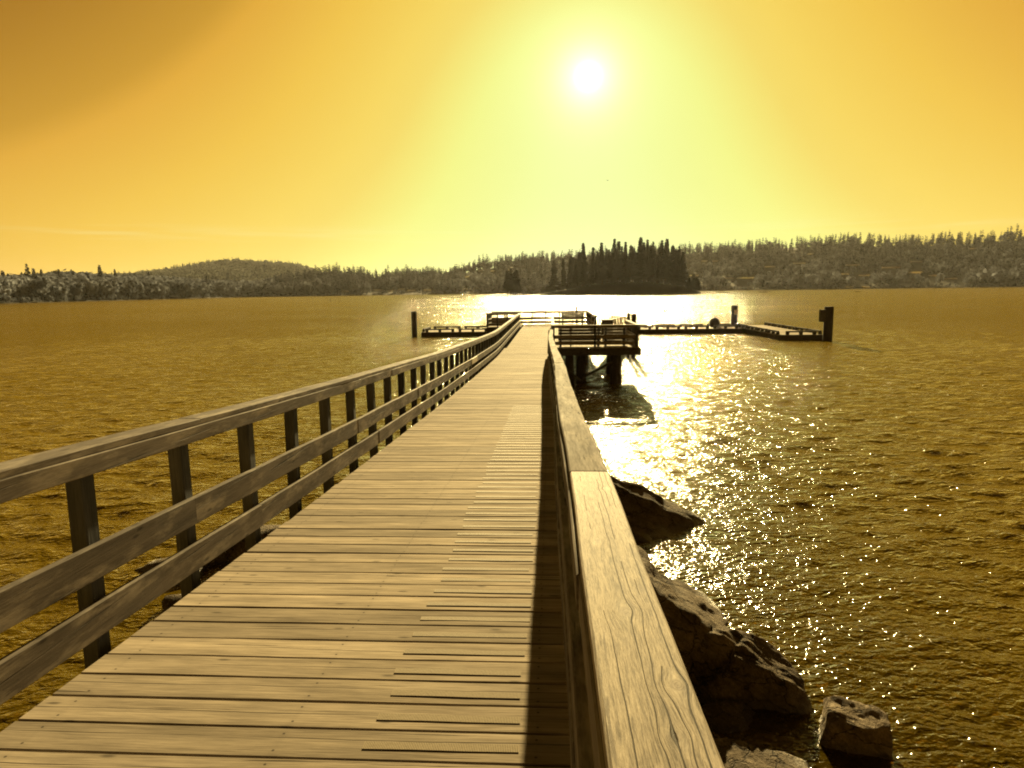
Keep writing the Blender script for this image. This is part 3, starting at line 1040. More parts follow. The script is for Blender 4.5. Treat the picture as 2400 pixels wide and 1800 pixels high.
# ------------------------------------------------------------------ houses on the hillsides
M_ROOF = [plain('pale_roof', (.66, .62, .54), .22, .35, .9, .6, .12, .03), plain('brown_roof', (.46, .41, .34), .25, .3, .9, .6, .15, .03)]
M_WALL = [plain('house_wall', (.16, .13, .10), .8, 0, .2, .5, .2), plain('house_wall_light', (.30, .26, .21), .8, 0, .2, .5, .2)]
M_WIN = plain('window_glass', (.03, .03, .035), .1, 0, .5, 1, .1, 0)
for k, (az, r, z, w, x, y, wpx) in enumerate(HS):
    rg = random.Random(k)
    d = rg.uniform(14, 18); hw = rg.uniform(2.8, 3.6); rise = d / 2 * math.tan(R_(rg.uniform(12, 14.5)))
    w = max(w, 6.5)
    zr = ZC + (ray(x, y)[2] / math.hypot(ray(x, y)[0], 1.0)) * r
    o = empty('house', (r * math.sin(az), r * math.cos(az), zr - hw - .8), -az + rg.uniform(-.35, .35))
    pos = ('on the shore below the rounded hill' if x < 640 else 'on the shore left of the island' if x < 1200 else 'on the slope just right of the island' if x < 1760 else 'on the far hillside on the right')
    size = 'long low' if wpx > 24 else 'mid-sized' if wpx > 15 else 'small'
    tag(o, '%s house with gleaming roof %s' % (size, pos), 'house', '%s houses %s' % (size, pos))
    MB().box(0, 0, hw / 2 - 2.0, w, d, hw + 4.0).build('wall', M_WALL[k % 2], o)
    e = .6
    rm = MB()
    a, bb = w / 2 + e, d / 2 + e
    th = .22
    for (z0) in (0,):
        V = [(-a, -bb, hw), (a, -bb, hw), (a, bb, hw), (-a, bb, hw), (-a, 0, hw + rise), (a, 0, hw + rise)]
        V += [(q[0], q[1], q[2] + th) for q in V]
        F = [(6, 7, 11, 10), (8, 9, 10, 11), (0, 4, 5, 1), (2, 5, 4, 3), (0, 1, 7, 6), (2, 3, 9, 8), (0, 6, 10, 4), (4, 10, 9, 3), (1, 5, 11, 7), (5, 2, 8, 11)]
        rm.add(V, F)
    rm.build('roof', M_ROOF[rg.random() < .3], o)
    nw = 2 if w < 10 else 3 if w < 17 else 4
    wm = MB().box(0, 0, 0, w / nw * .5, .08, 1.3).mesh('window', M_WIN)
    for q in range(nw):
        link('window', wm, o, ((q + .5) / nw * w - w / 2, -d / 2 - .02, hw * .55))
# far reefs beside the island
def reef(px, py, wpx, hpx, lab):
    P = at_z(px, py, 0); sc = P[1] / 1544
    m = MB(); rg = random.Random(int(px))
    n = 14; w = wpx * sc / 2
    V = []; F = []
    for j in range(n + 1):
        xx = -w + 2 * w * j / n
        hh = hpx * sc * max(.05, (1 - (abs(xx) / w) ** 2)) * rg.uniform(.6, 1.1)
        V += [(xx, -1.6, -.5), (xx, -.5, hh), (xx, .6, hh * .9), (xx, 1.8, -.5)]
    for j in range(n):
        for q in range(3): F.append((j * 4 + q, j * 4 + 4 + q, j * 4 + 5 + q, j * 4 + 1 + q))
    m.add(V, F)
    tag(m.build('reef', M_ROCK, None, (P[0], P[1], 0), (0, 0, -math.atan2(P[0], P[1]))), lab, 'reef')


reef(1692, 686.5, 52, 2.2, 'low dark reef showing above the water just beyond the right end of the island')
reef(1790, 685.5, 28, 2.6, 'short dark reef farther right of the island in the sun glitter')
reef(2010, 684, 14, 1.6, 'tiny dark reef on the open water below the right-hand houses')


# ================================================================== PIER
ZT = [(-6, 3.30), (0, 3.022), (2.3, 2.899), (2.95, 2.864), (3.79, 2.815), (4.94, 2.751), (5.84, 2.700), (7.68, 2.607), (9.4, 2.530), (13.5, 2.338), (19.4, 2.128),
      (24, 1.985), (27, 1.895), (29.5, 1.862), (32, 1.86), (60, 1.86)]
_zy = np.array([q[0] for q in ZT]); _zz = np.array([q[1] for q in ZT])


def deck_z(y):
    # smooth the polyline a little
    return float(np.mean([np.interp(y + d, _zy, _zz) for d in (-.9, -.45, 0, .45, .9)]))


def drift(y):
    """sideways wander of the right railing"""
    return float(np.interp(y, [0, 2.5, 4.5, 6, 9, 12, 16, 20, 23, 29], [0, 0, -.018, -.022, -.012, -.035, -.085, -.125, -.13, -.09]))


PITCH = .188
pier = empty('boardwalk', (0, 0, 0))
tag(pier, 'long weathered plank boardwalk on piles running out over the lake', 'boardwalk')
rg = random.Random(5)
PW = PITCH - .009
plank_meshes = []
XL, XR = -2.225, .075


def plank_mesh(L, k, wid=PW):
    r2 = random.Random(k)
    n = 5
    st = []
    for j in range(n + 1):
        s = -L / 2 + L * j / n
        st.append((s, 0 if j in (0, n) else r2.uniform(-.0012, .0012), r2.uniform(-.0016, .0016)))
    V, F = sweep(chamfer_rect(wid, .044, .004), st, 'X')
    mb = MB().add(V, F)
    return mb.mesh('plank', M_DECK)


PLK = [plank_mesh(XR - XL, 40 + k, PW - .001 * (k % 4)) for k in range(8)]
PLK_W = plank_mesh(XR - XL + .16, 71)
strip_me = []
for k in range(4):
    sm = MB()
    V, F = sweep(chamfer_rect(.046, .0024, .0006), [(-.30, 0, 0), (-.1, .0006 * k, .0003), (.1, -.0008, 0), (.30, 0, .0004)], 'X')
    sm.add(V, F)
    strip_me.append(sm.mesh('grip_strip', M_STRIP))
y = -2.4
np_ = 0
while y < 31.9:
    z = deck_z(y); sl = math.atan2(deck_z(y + .3) - deck_z(y - .3), .6)
    wide = 26.9 < y < 27.9 or y > 29.3
    if abs(y - 26.9) < 1.1 and rg.random() < .3: wide = True
    me = PLK_W if wide else PLK[rg.randrange(8)]
    pz = z - .022 + rg.uniform(-.0025, .0025)
    off = rg.uniform(-.006, .006) + (drift(y) * .9) * 0
    o = link('plank', me, pier, ((XL + XR) / 2 + (.08 if wide else 0) + off, y + rg.uniform(-.002, .002), pz), (sl + rg.uniform(-.006, .006), rg.uniform(-.0012, .0012), rg.uniform(-.0015, .0015)))
    if 0 < y < 13:
        s = link('grip_strip', strip_me[rg.randrange(4)], o, (0 - off + (-.43 + rg.uniform(-.012, .012)) - (XL + XR) / 2, -.012 + rg.uniform(-.004, .004), 0.0235), (0, 0, rg.uniform(-.008, .008)))
        s.scale = (rg.uniform(.95, 1.04), 1, 1)
    y += PITCH
    np_ += 1


def long_beam(name, parent, x, w, h, ztop, y0, y1, mat, dxf=None, step=.6, jit=.0, seed=0, chamf=.004):
    """a board along Y that follows the deck; origin at its middle"""
    r2 = random.Random(seed)
    n = max(2, int((y1 - y0) / step))
    ym = (y0 + y1) / 2; zm = deck_z(ym)
    st = []
    for j in range(n + 1):
        yy = y0 + (y1 - y0) * j / n
        st.append((yy - ym, (dxf(yy) - dxf(ym) if dxf else 0) + r2.uniform(-jit, jit), deck_z(yy) - zm + r2.uniform(-jit, jit)))
    V, F = sweep(chamfer_rect(w, h, chamf), st, 'Y')
    return MB().add(V, F).build(name, mat, parent, (x + (dxf(ym) if dxf else 0), ym, zm + ztop - h / 2))


for x in (-2.08, -1.07, -.06):
    yy = -2.4
    while yy < 31.5:
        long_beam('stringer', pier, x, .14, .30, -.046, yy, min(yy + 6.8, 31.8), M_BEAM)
        yy += 6.81
pile_me = [MB().lathe([(.16, -1.0), (.155, 0), (.15, 1.0)], 14, 0, 0, .04, random.Random(k)).mesh('pile', M_PILE, True) for k in range(3)]
for yb in (1.0, 6.2, 12.4, 18.6, 24.8, 30.2):
    for x in (-1.9, -.2):
        top = deck_z(yb) - .62; bot = -2.2 if yb > 5 else -.6
        o = link('pile', pile_me[int(yb) % 3], pier, (x, yb, (top + bot) / 2)); o.scale = (1, 1, (top - bot) / 2)
    MB().box(0, 0, 0, 2.5, .26, .27, .006).build('pile_cap', M_BEAM, pier, (-1.07, yb, deck_z(yb) - .347 - .135))

# ---- railings of the boardwalk
post_me = [MB().box(0, 0, 0, .09, .092, 1.34, .006).mesh('post', M_POST) for _ in range(1)]
KN = [(.030, 0.72 - 1.0, .0), ]


def walk_railing(side, name, label):
    root = empty(name, (0, 0, 0))
    tag(root, label, 'railing')
    s = 1 if side > 0 else -1
    dx = drift if s > 0 else (lambda q: 0.0)
    if s > 0: xi, xpost, xcap = .083, .150, .148
    else: xi, xpost, xcap = -2.262, -2.330, -2.322
    ys0 = -2.25
    yend = 28.85 if s > 0 else 50.2
    k = 0
    yy = 3.03 - .885 * 6
    while yy < yend - .02:
        r2 = random.Random(k * 7 + (3 if s > 0 else 0))
        o = link('post', post_me[0], root, (xpost + dx(yy) + r2.uniform(-.006, .006), yy, deck_z(yy) + 1.008 - .67), (r2.uniform(-.012, .012), r2.uniform(-.010, .010), r2.uniform(-.04, .04)))
        yy += .885; k += 1
    link('post', post_me[0], root, (xpost + dx(yend - .06), yend - .06, deck_z(yend) + 1.008 - .67))
    # boards in 12 ft lengths, staggered
    joints = {'cap_board': (2.50 if s > 0 else .50), 'fascia_board': 1.55 if s > 0 else 2.10, 'middle_rail': (.60 if s > 0 else .36), 'lower_rail': (1.48 if s > 0 else 1.27)}
    for nm, (w, h, zt, x) in {'cap_board': (.150, .040, 1.050, xcap), 'fascia_board': (.040, .098, 1.009, xi), 'middle_rail': (.040, .172, .557, xi), 'lower_rail': (.040, .172, .262, xi)}.items():
        L = 3.66 if nm == 'cap_board' and s > 0 else 3.54
        ya = joints[nm] - 2 * L
        q = 0
        while ya < yend:
            a = max(ya + .002, ys0); c = min(ya + L - .002, yend)
            if c - a > .2:
                r2 = random.Random(hash((nm, s)) % 1000 * 0 + q * 31 + len(nm) * 7 + s)
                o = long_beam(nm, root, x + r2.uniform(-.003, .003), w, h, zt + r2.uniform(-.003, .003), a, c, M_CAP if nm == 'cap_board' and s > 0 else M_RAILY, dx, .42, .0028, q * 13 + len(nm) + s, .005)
                if nm == 'cap_board' and s > 0 and a < 2.0 < c + 1: o['near'] = 1
            ya += L; q += 1
    return root


rail_l = walk_railing(-1, 'walkway_railing', 'weathered railing along the left edge of boardwalk with one pale patch on its middle rail')
rail_r = walk_railing(1, 'walkway_railing', 'railing with a wide sunlit capping board right beside the camera along the boardwalk')
plate = MB().box(0, 0, 0, .014, 1.35, .150, .003).build('pale_patch', M_PLATE, rail_l, (-2.234, 19.3, deck_z(19.3) + .475), (math.atan2(deck_z(19.9) - deck_z(18.7), 1.2), 0, 0))
plate['label'] = 'pale replacement piece on the middle rail'
# near capping board gets its own surface: knots placed where they are seen
for o in rail_r.children:
    if o.get('near'):
        del o['near']
        if o.location.y < 2.4 and o.location.y > -1:
            kn = []
            for px, py, kr in ((1588, 1595, .0115), (1465, 1424, .0135), (1585, 1715, .008), (1420, 1142, .008), (1400, 1260, .008)):
                v = ray(px, py); d_ = .56 / (-v[2] - .0545); kn.append((v[0] * d_ - o.location.x, d_ - o.location.y, kr))
            o.data.materials.clear(); o.data.materials.append(cap_near_mat(kn))


# ================================================================== PIER HEAD (fishing platform)
PZ = 1.86
head = empty('pier_head', (0, 0, 0))
tag(head, 'dark timber platform on piles at the end of the boardwalk', 'pier platform')
# lane continues crosswise
y = 32.02
ph_n = 0
while y < 54.0:
    x1 = .22
    me = PLK[rg.randrange(8)]
    link('plank', me, head, (-1.07 + .10 + rg.uniform(-.004, .004), y, PZ - .022 + rg.uniform(-.002, .002)))
    y += PITCH; ph_n += 1


def deckY(x0, x1, y0, y1, pitch=.15):
    me = None
    L = y1 - y0
    V, F = sweep(chamfer_rect(pitch - .008, .044, .004), [(-L / 2, 0, 0), (L / 2, 0, 0)], 'Y')
    me = MB().add(V, F).mesh('plank', M_DECKY)
    x = x0 + pitch / 2
    while x < x1 - pitch / 2 + .001:
        link('plank', me, head, (x, (y0 + y1) / 2, PZ - .022 + rg.uniform(-.002, .002)))
        x += pitch


deckY(.245, 4.30, 32.0, 37.0, .15)
deckY(.245, 3.10, 37.01, 54.1, .19)
deckY(-4.9, -2.20, 50.3, 54.1, .19)
# beams, piles, braces
for (cx, cy, w, d) in [(2.15, 31.95, 4.4, .16), (2.15, 36.9, 4.4, .16), (-.9, 53.9, 8.0, .16), (-3.5, 50.5, 2.7, .16)]:
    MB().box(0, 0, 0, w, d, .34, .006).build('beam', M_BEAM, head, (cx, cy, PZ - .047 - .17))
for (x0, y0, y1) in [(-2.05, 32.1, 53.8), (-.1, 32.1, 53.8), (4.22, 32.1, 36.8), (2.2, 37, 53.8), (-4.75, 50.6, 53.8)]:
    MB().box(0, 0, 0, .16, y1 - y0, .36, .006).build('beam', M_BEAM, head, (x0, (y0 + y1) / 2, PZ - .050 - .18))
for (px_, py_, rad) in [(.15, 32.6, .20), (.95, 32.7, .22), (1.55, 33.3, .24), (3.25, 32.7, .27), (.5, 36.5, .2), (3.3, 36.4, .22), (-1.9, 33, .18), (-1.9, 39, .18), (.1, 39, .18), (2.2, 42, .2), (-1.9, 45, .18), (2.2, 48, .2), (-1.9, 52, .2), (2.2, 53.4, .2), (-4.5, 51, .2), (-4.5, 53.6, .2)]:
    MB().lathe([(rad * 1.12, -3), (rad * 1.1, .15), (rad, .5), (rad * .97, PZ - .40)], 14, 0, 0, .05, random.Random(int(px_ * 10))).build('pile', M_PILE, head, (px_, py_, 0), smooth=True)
MB().bar((1.6, 32.9, .25), (3.2, 32.6, 1.15), .22, .12).build('brace', M_BEAM, head)
MB().bar((.2, 32.45, 1.3), (1.5, 32.5, .15), .2, .1).build('brace', M_BEAM, head)


def fixed_railing(name, label, p0, p1, inward, nposts, group=None, cap_over=.03, z=PZ, h=1.07):
    """straight railing p0->p1 with its boards on the inward side; parts lie along local X"""
    p0, p1 = Vector((*p0, z)), Vector((*p1, z))
    d = p1 - p0; L = d.length; a = math.atan2(d.y, d.x)
    root = empty(name, p0, a)
    tag(root, label, 'railing', group)
    s = inward
    for k in range(nposts):
        x = .05 + (L - .1) * k / (nposts - 1)
        MB().box(0, 0, 0, .10, .10, 1.30, .006).build('post', M_POST, root, (x, 0, 1.03 - .65))
    for nm, w, hh, zt, yo in (('cap_board', .15, .04, h, .0), ('fascia_board', .04, .10, h - .041, s * .071), ('middle_rail', .04, .172, .575, s * .071), ('lower_rail', .04, .172, .27, s * .071)):
        V, F = sweep(chamfer_rect(w, hh, .004), [(-L / 2 - cap_over, 0, 0), (-L / 6, 0, rg.uniform(-.004, .004)), (L / 6, 0, rg.uniform(-.004, .004)), (L / 2 + cap_over, 0, 0)], 'X')
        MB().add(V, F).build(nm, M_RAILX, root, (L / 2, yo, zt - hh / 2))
    return root


fixed_railing('platform_railing', 'dark railing across the near side of the pier platform facing the boardwalk', (.12, 32.12), (4.22, 32.12), 1, 3)
fixed_railing('platform_railing', 'short dark railing on the right-hand side of the pier platform seen end on', (4.22, 32.25), (4.22, 36.9), 1, 6)
fixed_railing('platform_railing', 'long railing running away along the right side of the lane across the platform', (.15, 32.4), (.15, 49.2), 1, 14)
fixed_railing('platform_railing', 'railing across the far end of the pier against the bright water', (-4.85, 54.0), (3.02, 54.0), -1, 8)
fixed_railing('platform_railing', 'far right corner railing of the pier platform behind the bench', (3.02, 44.0), (3.02, 53.85), 1, 9)
fixed_railing('platform_railing', 'railing on the near side of the small landing left of the pier end', (-4.85, 50.6), (-2.45, 50.6), 1, 4)
fixed_railing('platform_railing', 'short end railing of the small landing left of the pier end', (-4.85, 50.75), (-4.85, 53.85), -1, 4)


def bench(name, label, x, y, w, back_h, rz, mat=None, slats=4, low=.50):
    root = empty(name, (x, y, PZ), rz); tag(root, label, 'bench')
    mat = mat or M_RAILX
    for k in range(3): MB().box(0, 0, 0, w, .13, .04, .004).build('seat_slat', mat, root, (0, -.20 + .14 * k, .45))
    for k in range(slats):
        MB().box(0, 0, 0, w, .035, (back_h - low) / slats - .012, .004).build('back_slat', mat, root, (0, .26, low + .02 + (k + .5) * (back_h - low) / slats))
    for q in (-w / 2 + .12, w / 2 - .12):
        MB().box(0, 0, 0, .09, .48, .43, .004).build('leg', M_POST, root, (q, -.05, .214))
        MB().box(0, 0, 0, .09, .05, back_h - .05, .004).build('back_post', M_POST, root, (q, .305, (back_h - .05) / 2))
    return root


bench('bench', 'dark bench with a high slatted back near the far end rail of the pier', 1.75, 52.0, 1.75, .98, math.pi)
bench('bench', 'dark slatted bench directly behind the left half of the near platform railing', 1.45, 32.95, 2.1, .98, math.pi, M_BEAM, 6, .10)
bench('bench', 'brown slatted bench behind the right half of the near platform railing', 3.22, 33.3, 1.15, .98, math.pi, M_RAILX, 6, .10)
nt = empty('pale_panel', (1.02, 32.78, PZ)); tag(nt, 'small pale panel on a dark post just behind the near platform railing', 'notice')  # plain pale rectangle on a slim post, nothing marked on it
MB().box(0, 0, 0, .07, .07, .95, .004).build('post', M_POST, nt, (0, .05, .475))
MB().box(0, 0, 0, .15, .012, .20).build('panel', M_PANEL, nt, (0, -.008, .80))
lp = empty('lamp_post', (2.15, 53.82, PZ)); tag(lp, 'square dark post with a box on top rising above the far end rail', 'post')
MB().box(0, 0, 0, .16, .16, 1.25, .006).build('post', M_POST, lp, (0, 0, .625))
MB().box(0, 0, 0, .26, .22, .16, .01).build('box', M_RUBBER, lp, (0, 0, 1.33))

# gangway down to the float
gw = empty('gangway', (0, 0, 0)); tag(gw, 'sloping gangway with truss sides leading down from the platform to the floating dock', 'gangway')
g0, g1 = Vector((3.25, 42.0, PZ + .05)), Vector((8.2, 69.0, .55))
dv = (g1 - g0).normalized(); sd = Vector((dv.y, -dv.x, 0)).normalized() * .65
V, F = sweep(chamfer_rect(1.3, .10, .004), [(0, 0, 0), ((g1 - g0).length, 0, 0)], 'Z')
MB().add([tuple(g0 - sd), tuple(g0 + sd), tuple(g1 + sd), tuple(g1 - sd)] + [tuple(q - Vector((0, 0, .12))) for q in (g0 - sd, g0 + sd, g1 + sd, g1 - sd)],
         [(0, 1, 2, 3), (7, 6, 5, 4), (0, 4, 5, 1), (1, 5, 6, 2), (2, 6, 7, 3), (3, 7, 4, 0)]).build('walkway', M_DECKY, gw)
for s in (-1, 1):
    hr = MB(); a = g0 + sd * s; c = g1 + sd * s
    up = Vector((0, 0, 1.05))
    hr.bar(a + up, c + up, .07, .07)
    hr.build('handrail', M_STEEL, gw)
    tr = MB(); n = 12
    for k in range(n):
        q0 = a.lerp(c, k / n); q1 = a.lerp(c, (k + 1) / n)
        tr.bar(q0, q0 + up, .05, .05)
        tr.bar(q0, q1 + up if k % 2 == 0 else q1, .04, .04) if k % 2 == 0 else tr.bar(q0 + up, q1, .04, .04)
    tr.bar(c, c + up, .05, .05)
    tr.build('truss', M_STEEL, gw)
cr = empty('storage_box', (3.35, 39.2, PZ - .6)); tag(cr, 'dark timber box beside the top of the gangway behind the platform', 'box')
MB().box(0, 0, 0, .62, .9, 1.55, .01).build('body', M_BEAM, cr, (0, 0, .775))
MB().box(0, 0, 0, .70, .98, .06, .006).build('lid', M_RAILX, cr, (0, 0, 1.583))


# ================================================================== FLOATS, PILES
def float_dock(name, label, x0, x1, y0, y1, along, zt=.46):
    """timber float with bull rails on blocks; along 'X' or 'Y' is its long direction"""
    root = empty(name, ((x0 + x1) / 2, (y0 + y1) / 2, 0)); tag(root, label, 'floating dock', 'floating docks round the pier end')
    w, d = x1 - x0, y1 - y0
    L = w if along == 'X' else d
    # deck boards across
    n = int(L / .6)
    for k in range(n):
        s = -L / 2 + (k + .5) * L / n
        if along == 'X':
            MB().box(0, 0, 0, L / n - .012, d, .05).build('plank', M_DECKY, root, (s, 0, zt - .025 + rg.uniform(-.004, .004)))
        else:
            MB().box(0, 0, 0, w, L / n - .012, .05).build('plank', M_DECK, root, (0, s, zt - .025 + rg.uniform(-.004, .004)))
    MB().box(0, 0, 0, w + .06, d + .06, .55, .02).build('hull', M_BEAM, root, (0, 0, zt - .052 - .275))
    # bull rails
    def bull(px, py, length, ax):
        m = max(1, round(length / 3.2)); seg = length / m
        for k in range(m):
            c = -length / 2 + (k + .5) * seg; l = seg - .45
            X, Y = (px + c, py) if ax == 'X' else (px, py + c)
            MB().box(0, 0, 0, *((l, .16) if ax == 'X' else (.16, l)), .13, .01).build('bull_rail', M_BEAM, root, (X, Y, zt + .20 + .065))
            for q in (-l / 2 + .15, 0, l / 2 - .15):
                MB().box(0, 0, 0, .28, .16, .197).build('block', M_BEAM, root, (X + (q if ax == 'X' else 0), Y + (q if ax == 'Y' else 0), zt + .0995))
    if along == 'X':
        bull(0, -d / 2 + .1, w - .4, 'X'); bull(0, d / 2 - .1, w - .4, 'X'); bull(-w / 2 + .1, 0, d - .8, 'Y')
    else:
        bull(-w / 2 + .1, 0, d - .4, 'Y'); bull(w / 2 - .1, 0, d - .4, 'Y'); bull(0, -d / 2 + .1, w - .8, 'X')
    return root


float_dock('floating_dock', 'long floating dock lying crosswise between the pier and the middle pile', 4.6, 19.7, 69.0, 72.0, 'X')
float_dock('floating_dock', 'pale decked floating dock pointing towards the shore beside the boxed pile', 20.0, 23.85, 59.0, 75.0, 'Y')
float_dock('floating_dock', 'floating dock left of the pier beside the lone round pile', -13.3, -2.6, 67.6, 72.6, 'X')
# moorings
def big_pile(label, x, y, top, rad, box=False):
    root = empty('mooring_pile', (x, y, 0)); tag(root, label, 'pile')
    MB().lathe([(rad, -3), (rad, .3), (rad * .98, top - .05), (rad * .90, top)], 18, 0, 0, .03, random.Random(int(x))).build('shaft', M_PILE, root, smooth=False)
    return root


pl = big_pile('lone dark round mooring pile left of the pier beside a floating dock', -13.9, 67.0, 2.62, .28)
pm = big_pile('dark mooring pile with a pale sign behind the corner of the two docks', 20.0, 73.2, 2.70, .33)
pr = big_pile('thickest dark mooring pile with a box on its side at the dock end', 23.72, 57.9, 2.92, .38)
MB().box(0, 0, 0, .34, .10, .50, .005).build('sign', M_PLATE, pm, (.05, -.36, 1.98))
MB().box(0, 0, 0, .42, .46, 1.02, .02).build('box', M_BEAM, pr, (-.56, -.12, 2.15))
MB().box(0, 0, 0, 1.15, .06, .05).build('bracket', M_STEEL, pr, (-.1, .33, .50))
for k, (px_, top, rad) in enumerate([(1473.5, 733, .10), (1486, 735, .145)]):
    P = at_y(px_, top, 45.0)
    lab = ['thinner of the two slim piles standing just behind the right side of platform', 'thicker of the two slim piles standing just behind the right side of platform'][k]
    root = empty('slim_pile', (P[0], 45.0, 0)); tag(root, lab, 'pile')
    MB().lathe([(rad, -3), (rad, 1.5), (rad * .92, P[2] - .25), (rad * 1.08, P[2] - .1), (rad * .7, P[2])], 12, 0, 0, .08, random.Random(k)).build('shaft', M_PILE, root)
bu = empty('mooring_buoy', (17.5, 72.15 - .6, .46)); tag(bu, 'dark domed mooring buoy sitting on the crosswise floating dock', 'buoy')
MB().lathe([(.40, 0), (.50, .2), (.53, .42), (.50, .64), (.40, .84), (.24, .97), (.10, 1.02)], 16).build('body', M_RUBBER, bu, smooth=True)
MB().lathe([(.08, 1.02), (.09, 1.06), (.03, 1.10)], 10).build('cap', M_STEEL, bu)
mk = empty('channel_marker', tuple(at_z(775, 706, 0))); tag(mk, 'thin dark marker buoy alone on the open water left of the pier', 'marker buoy')
MB().lathe([(.32, -.4), (.34, .25), (.30, .45)], 12).build('float', M_RUBBER, mk)
MB().lathe([(.10, .45), (.10, 1.5), (.2, 1.55), (.2, 1.8)], 8).build('spar', M_RUBBER, mk)

# ================================================================== ROCKS
def rock(label, loc, size, rz, seed, cuts=7, tilt=(0, 0), rough=.18, sub=5, name='rock', shape=None, ridges=.0):
    r2 = random.Random(seed)
    bm = bmesh.new()
    bmesh.ops.create_icosphere(bm, subdivisions=sub, radius=1.0)
    planes = []
    for k in range(cuts):
        n = Vector((r2.gauss(0, 1), r2.gauss(0, 1), r2.gauss(0, .8))).normalized()
        planes.append((n, r2.uniform(.58, .86)))
    if shape: planes += [(Vector(n).normalized(), d) for n, d in shape]
    off = Vector((seed * 3.1, seed * 1.7, 0))
    for v in bm.verts:
        p = v.co.copy()
        for _ in range(2):
            for n, d in planes:
                q = p.dot(n)
                if q > d: p = p - n * (q - d) * .92
        c = p * 1.0
        f = 0; amp = 1.0; fr_ = 1.6
        for o_ in range(5):
            f += amp * mn.noise(c * fr_ + off); amp *= .52; fr_ *= 2.05
        p = p + p.normalized() * f * rough
        if ridges:
            w = mn.noise(Vector((c.x * 1.2, c.y * 1.2, c.z * 9)) + off)
            p = p + p.normalized() * ridges * w
        v.co = Vector((p.x * size[0], p.y * size[1], p.z * size[2]))
    me = bpy.data.meshes.new(name); bm.to_mesh(me); bm.free()
    me.materials.append(M_STONE if 'pale-topped' in label else M_ROCK)
    me.polygons.foreach_set('use_smooth', [True] * len(me.polygons))
    o = link(name, me, None, loc, (tilt[0], tilt[1], rz))
    return tag(o, label, 'rock')


rock('long dark rock ridge in the glitter, farthest of the rocks right of the railing', (1.25, 12.8, -.05), (2.15, 1.30, 1.05), R_(-26), 3, 4, (0, R_(12)), .14, 6, 'rock', [((.42, -.15, 1), .52)], .09)
rock('largest dark boulder right of the railing, in shadow between the ridge and the cracked rock', (1.05, 8.9, .02), (1.35, 1.75, 1.25), R_(8), 8, 5, (R_(-4), R_(8)), .15, 6, 'rock', [((.55, -.05, 1), .62)], .07)
rock('cracked half sunlit rock at the waterline right beside the largest boulder', (2.32, 7.25, -.10), (1.05, .62, .72), R_(-18), 12, 6, (0, R_(8)), .15, 6, 'rock', [((.6, .0, 1), .58)], .08)
rock('single squarish pale-topped stone standing in shallow water at lower right', (3.10, 6.42, .03), (.43, .33, .42), R_(-14), 17, 0, (R_(6), R_(9)), .085, 5, 'stone',
     [((0, .05, 1), .66), ((1, 0, .08), .72), ((-1, .1, .05), .72), ((.05, -1, 0.05), .70), ((0, 1, 0.1), .72), ((.6, -.6, .6), .86)], .03)
rock('wet gravelly slab at the water edge below the near end of the right railing', (1.75, 5.72, -.12), (1.05, .85, .33), R_(20), 23, 4, (0, R_(5)), .10, 5, 'rock_slab')
rock('small dark wet stone at the foot of the largest boulder', (1.90, 6.70, -.02), (.36, .26, .16), R_(15), 29, 4, (0, 0), .15, 4, 'stone')
rock('sunken dark stone just under the water at the lower right edge', (4.72, 6.30, -.26), (.34, .26, .15), 0, 31, 4, (0, 0), .15, 4, 'stone')
rock('half sunken rock seen through the left railing beyond its first post', (-6.3, 10.3, -.12), (.95, .6, .30), R_(10), 37, 5, (0, 0), .15, 4, 'rock')
rock('flat rock lapped by glitter behind the lower rail of the left railing', (-5.35, 9.0, -.10), (.75, .55, .32), R_(-20), 41, 5, (0, 0), .15, 4, 'rock')
rock('pale cracked rock close against the left edge of boardwalk', (-5.3, 11.2, -.05), (.9, .7, .45), R_(30), 43, 6, (0, 0), .16, 4, 'rock')
rock('low rock under the near left corner of the boardwalk', (-5.2, 6.4, -.08), (.8, .6, .26), R_(40), 47, 5, (0, 0), .15, 4, 'rock')
rock('broad boulder beside the pale cracked rock, mostly hidden by the left deck edge', (-4.2, 9.3, -.05), (.85, .8, .55), R_(-10), 53, 6, (0, 0), .16, 4, 'rock')

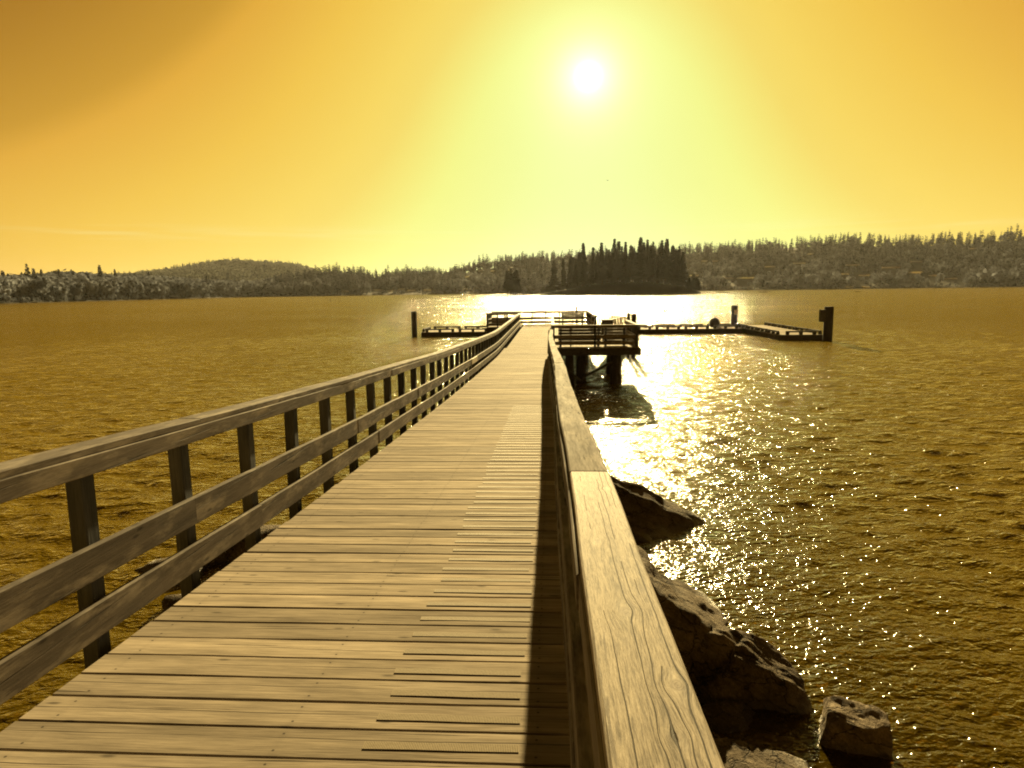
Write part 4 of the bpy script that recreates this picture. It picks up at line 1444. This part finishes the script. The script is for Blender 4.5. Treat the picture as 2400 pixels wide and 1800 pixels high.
# ================================================================== BIRD
P = at_y(1424, 423, 95.0)
bd = empty('bird', tuple(P), R_(40)); tag(bd, 'tiny dark bird flying high in the bright sky above the island', 'bird')
m = MB()
V = []
for j, (s, r) in enumerate([(-.14, .004), (-.10, .022), (-.03, .035), (.04, .030), (.08, .018), (.11, .021), (.135, .010), (.16, .002)]):
    for q in range(8):
        a = q * math.pi / 4
        V.append((r * math.cos(a), s, r * .9 * math.sin(a) + (.012 if j >= 5 else 0)))
F = [(j * 8 + q, j * 8 + (q + 1) % 8, j * 8 + 8 + (q + 1) % 8, j * 8 + 8 + q) for j in range(7) for q in range(8)]
m.add(V, F); m.build('body', M_RUBBER, bd, smooth=True)
for s in (-1, 1):
    w = MB()
    Vw = [(s * .02, .05, .02), (s * .11, .07, .075), (s * .25, .0, .05), (s * .12, -.01, .07), (s * .02, -.04, .018)]
    Vw += [(x, y_, z_ - .006) for x, y_, z_ in Vw]
    w.add(Vw, [(0, 1, 3, 4), (1, 2, 3), (5, 9, 8, 6), (6, 8, 7), (0, 5, 6, 1), (1, 6, 7, 2), (2, 7, 8, 3), (3, 8, 9, 4), (4, 9, 5, 0)])
    w.build('wing', M_RUBBER, bd)
MB().add([(-.015, -.13, 0), (.015, -.13, 0), (.035, -.22, 0), (-.035, -.22, 0), (-.015, -.13, .006), (.015, -.13, .006), (.035, -.22, .004), (-.035, -.22, .004)],
         [(3, 2, 1, 0), (4, 5, 6, 7), (0, 1, 5, 4), (1, 2, 6, 5), (2, 3, 7, 6), (3, 0, 4, 7)]).build('tail', M_RUBBER, bd)

# ================================================================== labels of small groups of look-alikes: told apart by their order from the left
ORD = {2: ['left one of the two', 'right one of the two'], 3: ['leftmost of the three', 'middle one of the three', 'rightmost of the three']}
NTH = ['leftmost', 'second from left', 'third from left', 'fourth from left', 'fifth from left', 'sixth from left', 'seventh from left', 'eighth from left', 'ninth from left', 'tenth from left', 'eleventh from left', 'twelfth from left']
grp = {}
for o in list(COL.objects):
    if o.get('group') and o.get('category'): grp.setdefault(o['group'], []).append(o)
for g, L in grp.items():
    labs = {}
    for o in L: labs.setdefault(o['label'], []).append(o)
    for lab, M in labs.items():
        if 1 < len(M) <= 12:
            M.sort(key=lambda o: proj(tuple(o.location))[0])
            for k, o in enumerate(M):
                head = ORD[len(M)][k] + ' ' if len(M) in ORD else NTH[k] + ' of the '
                o['label'] = head + g
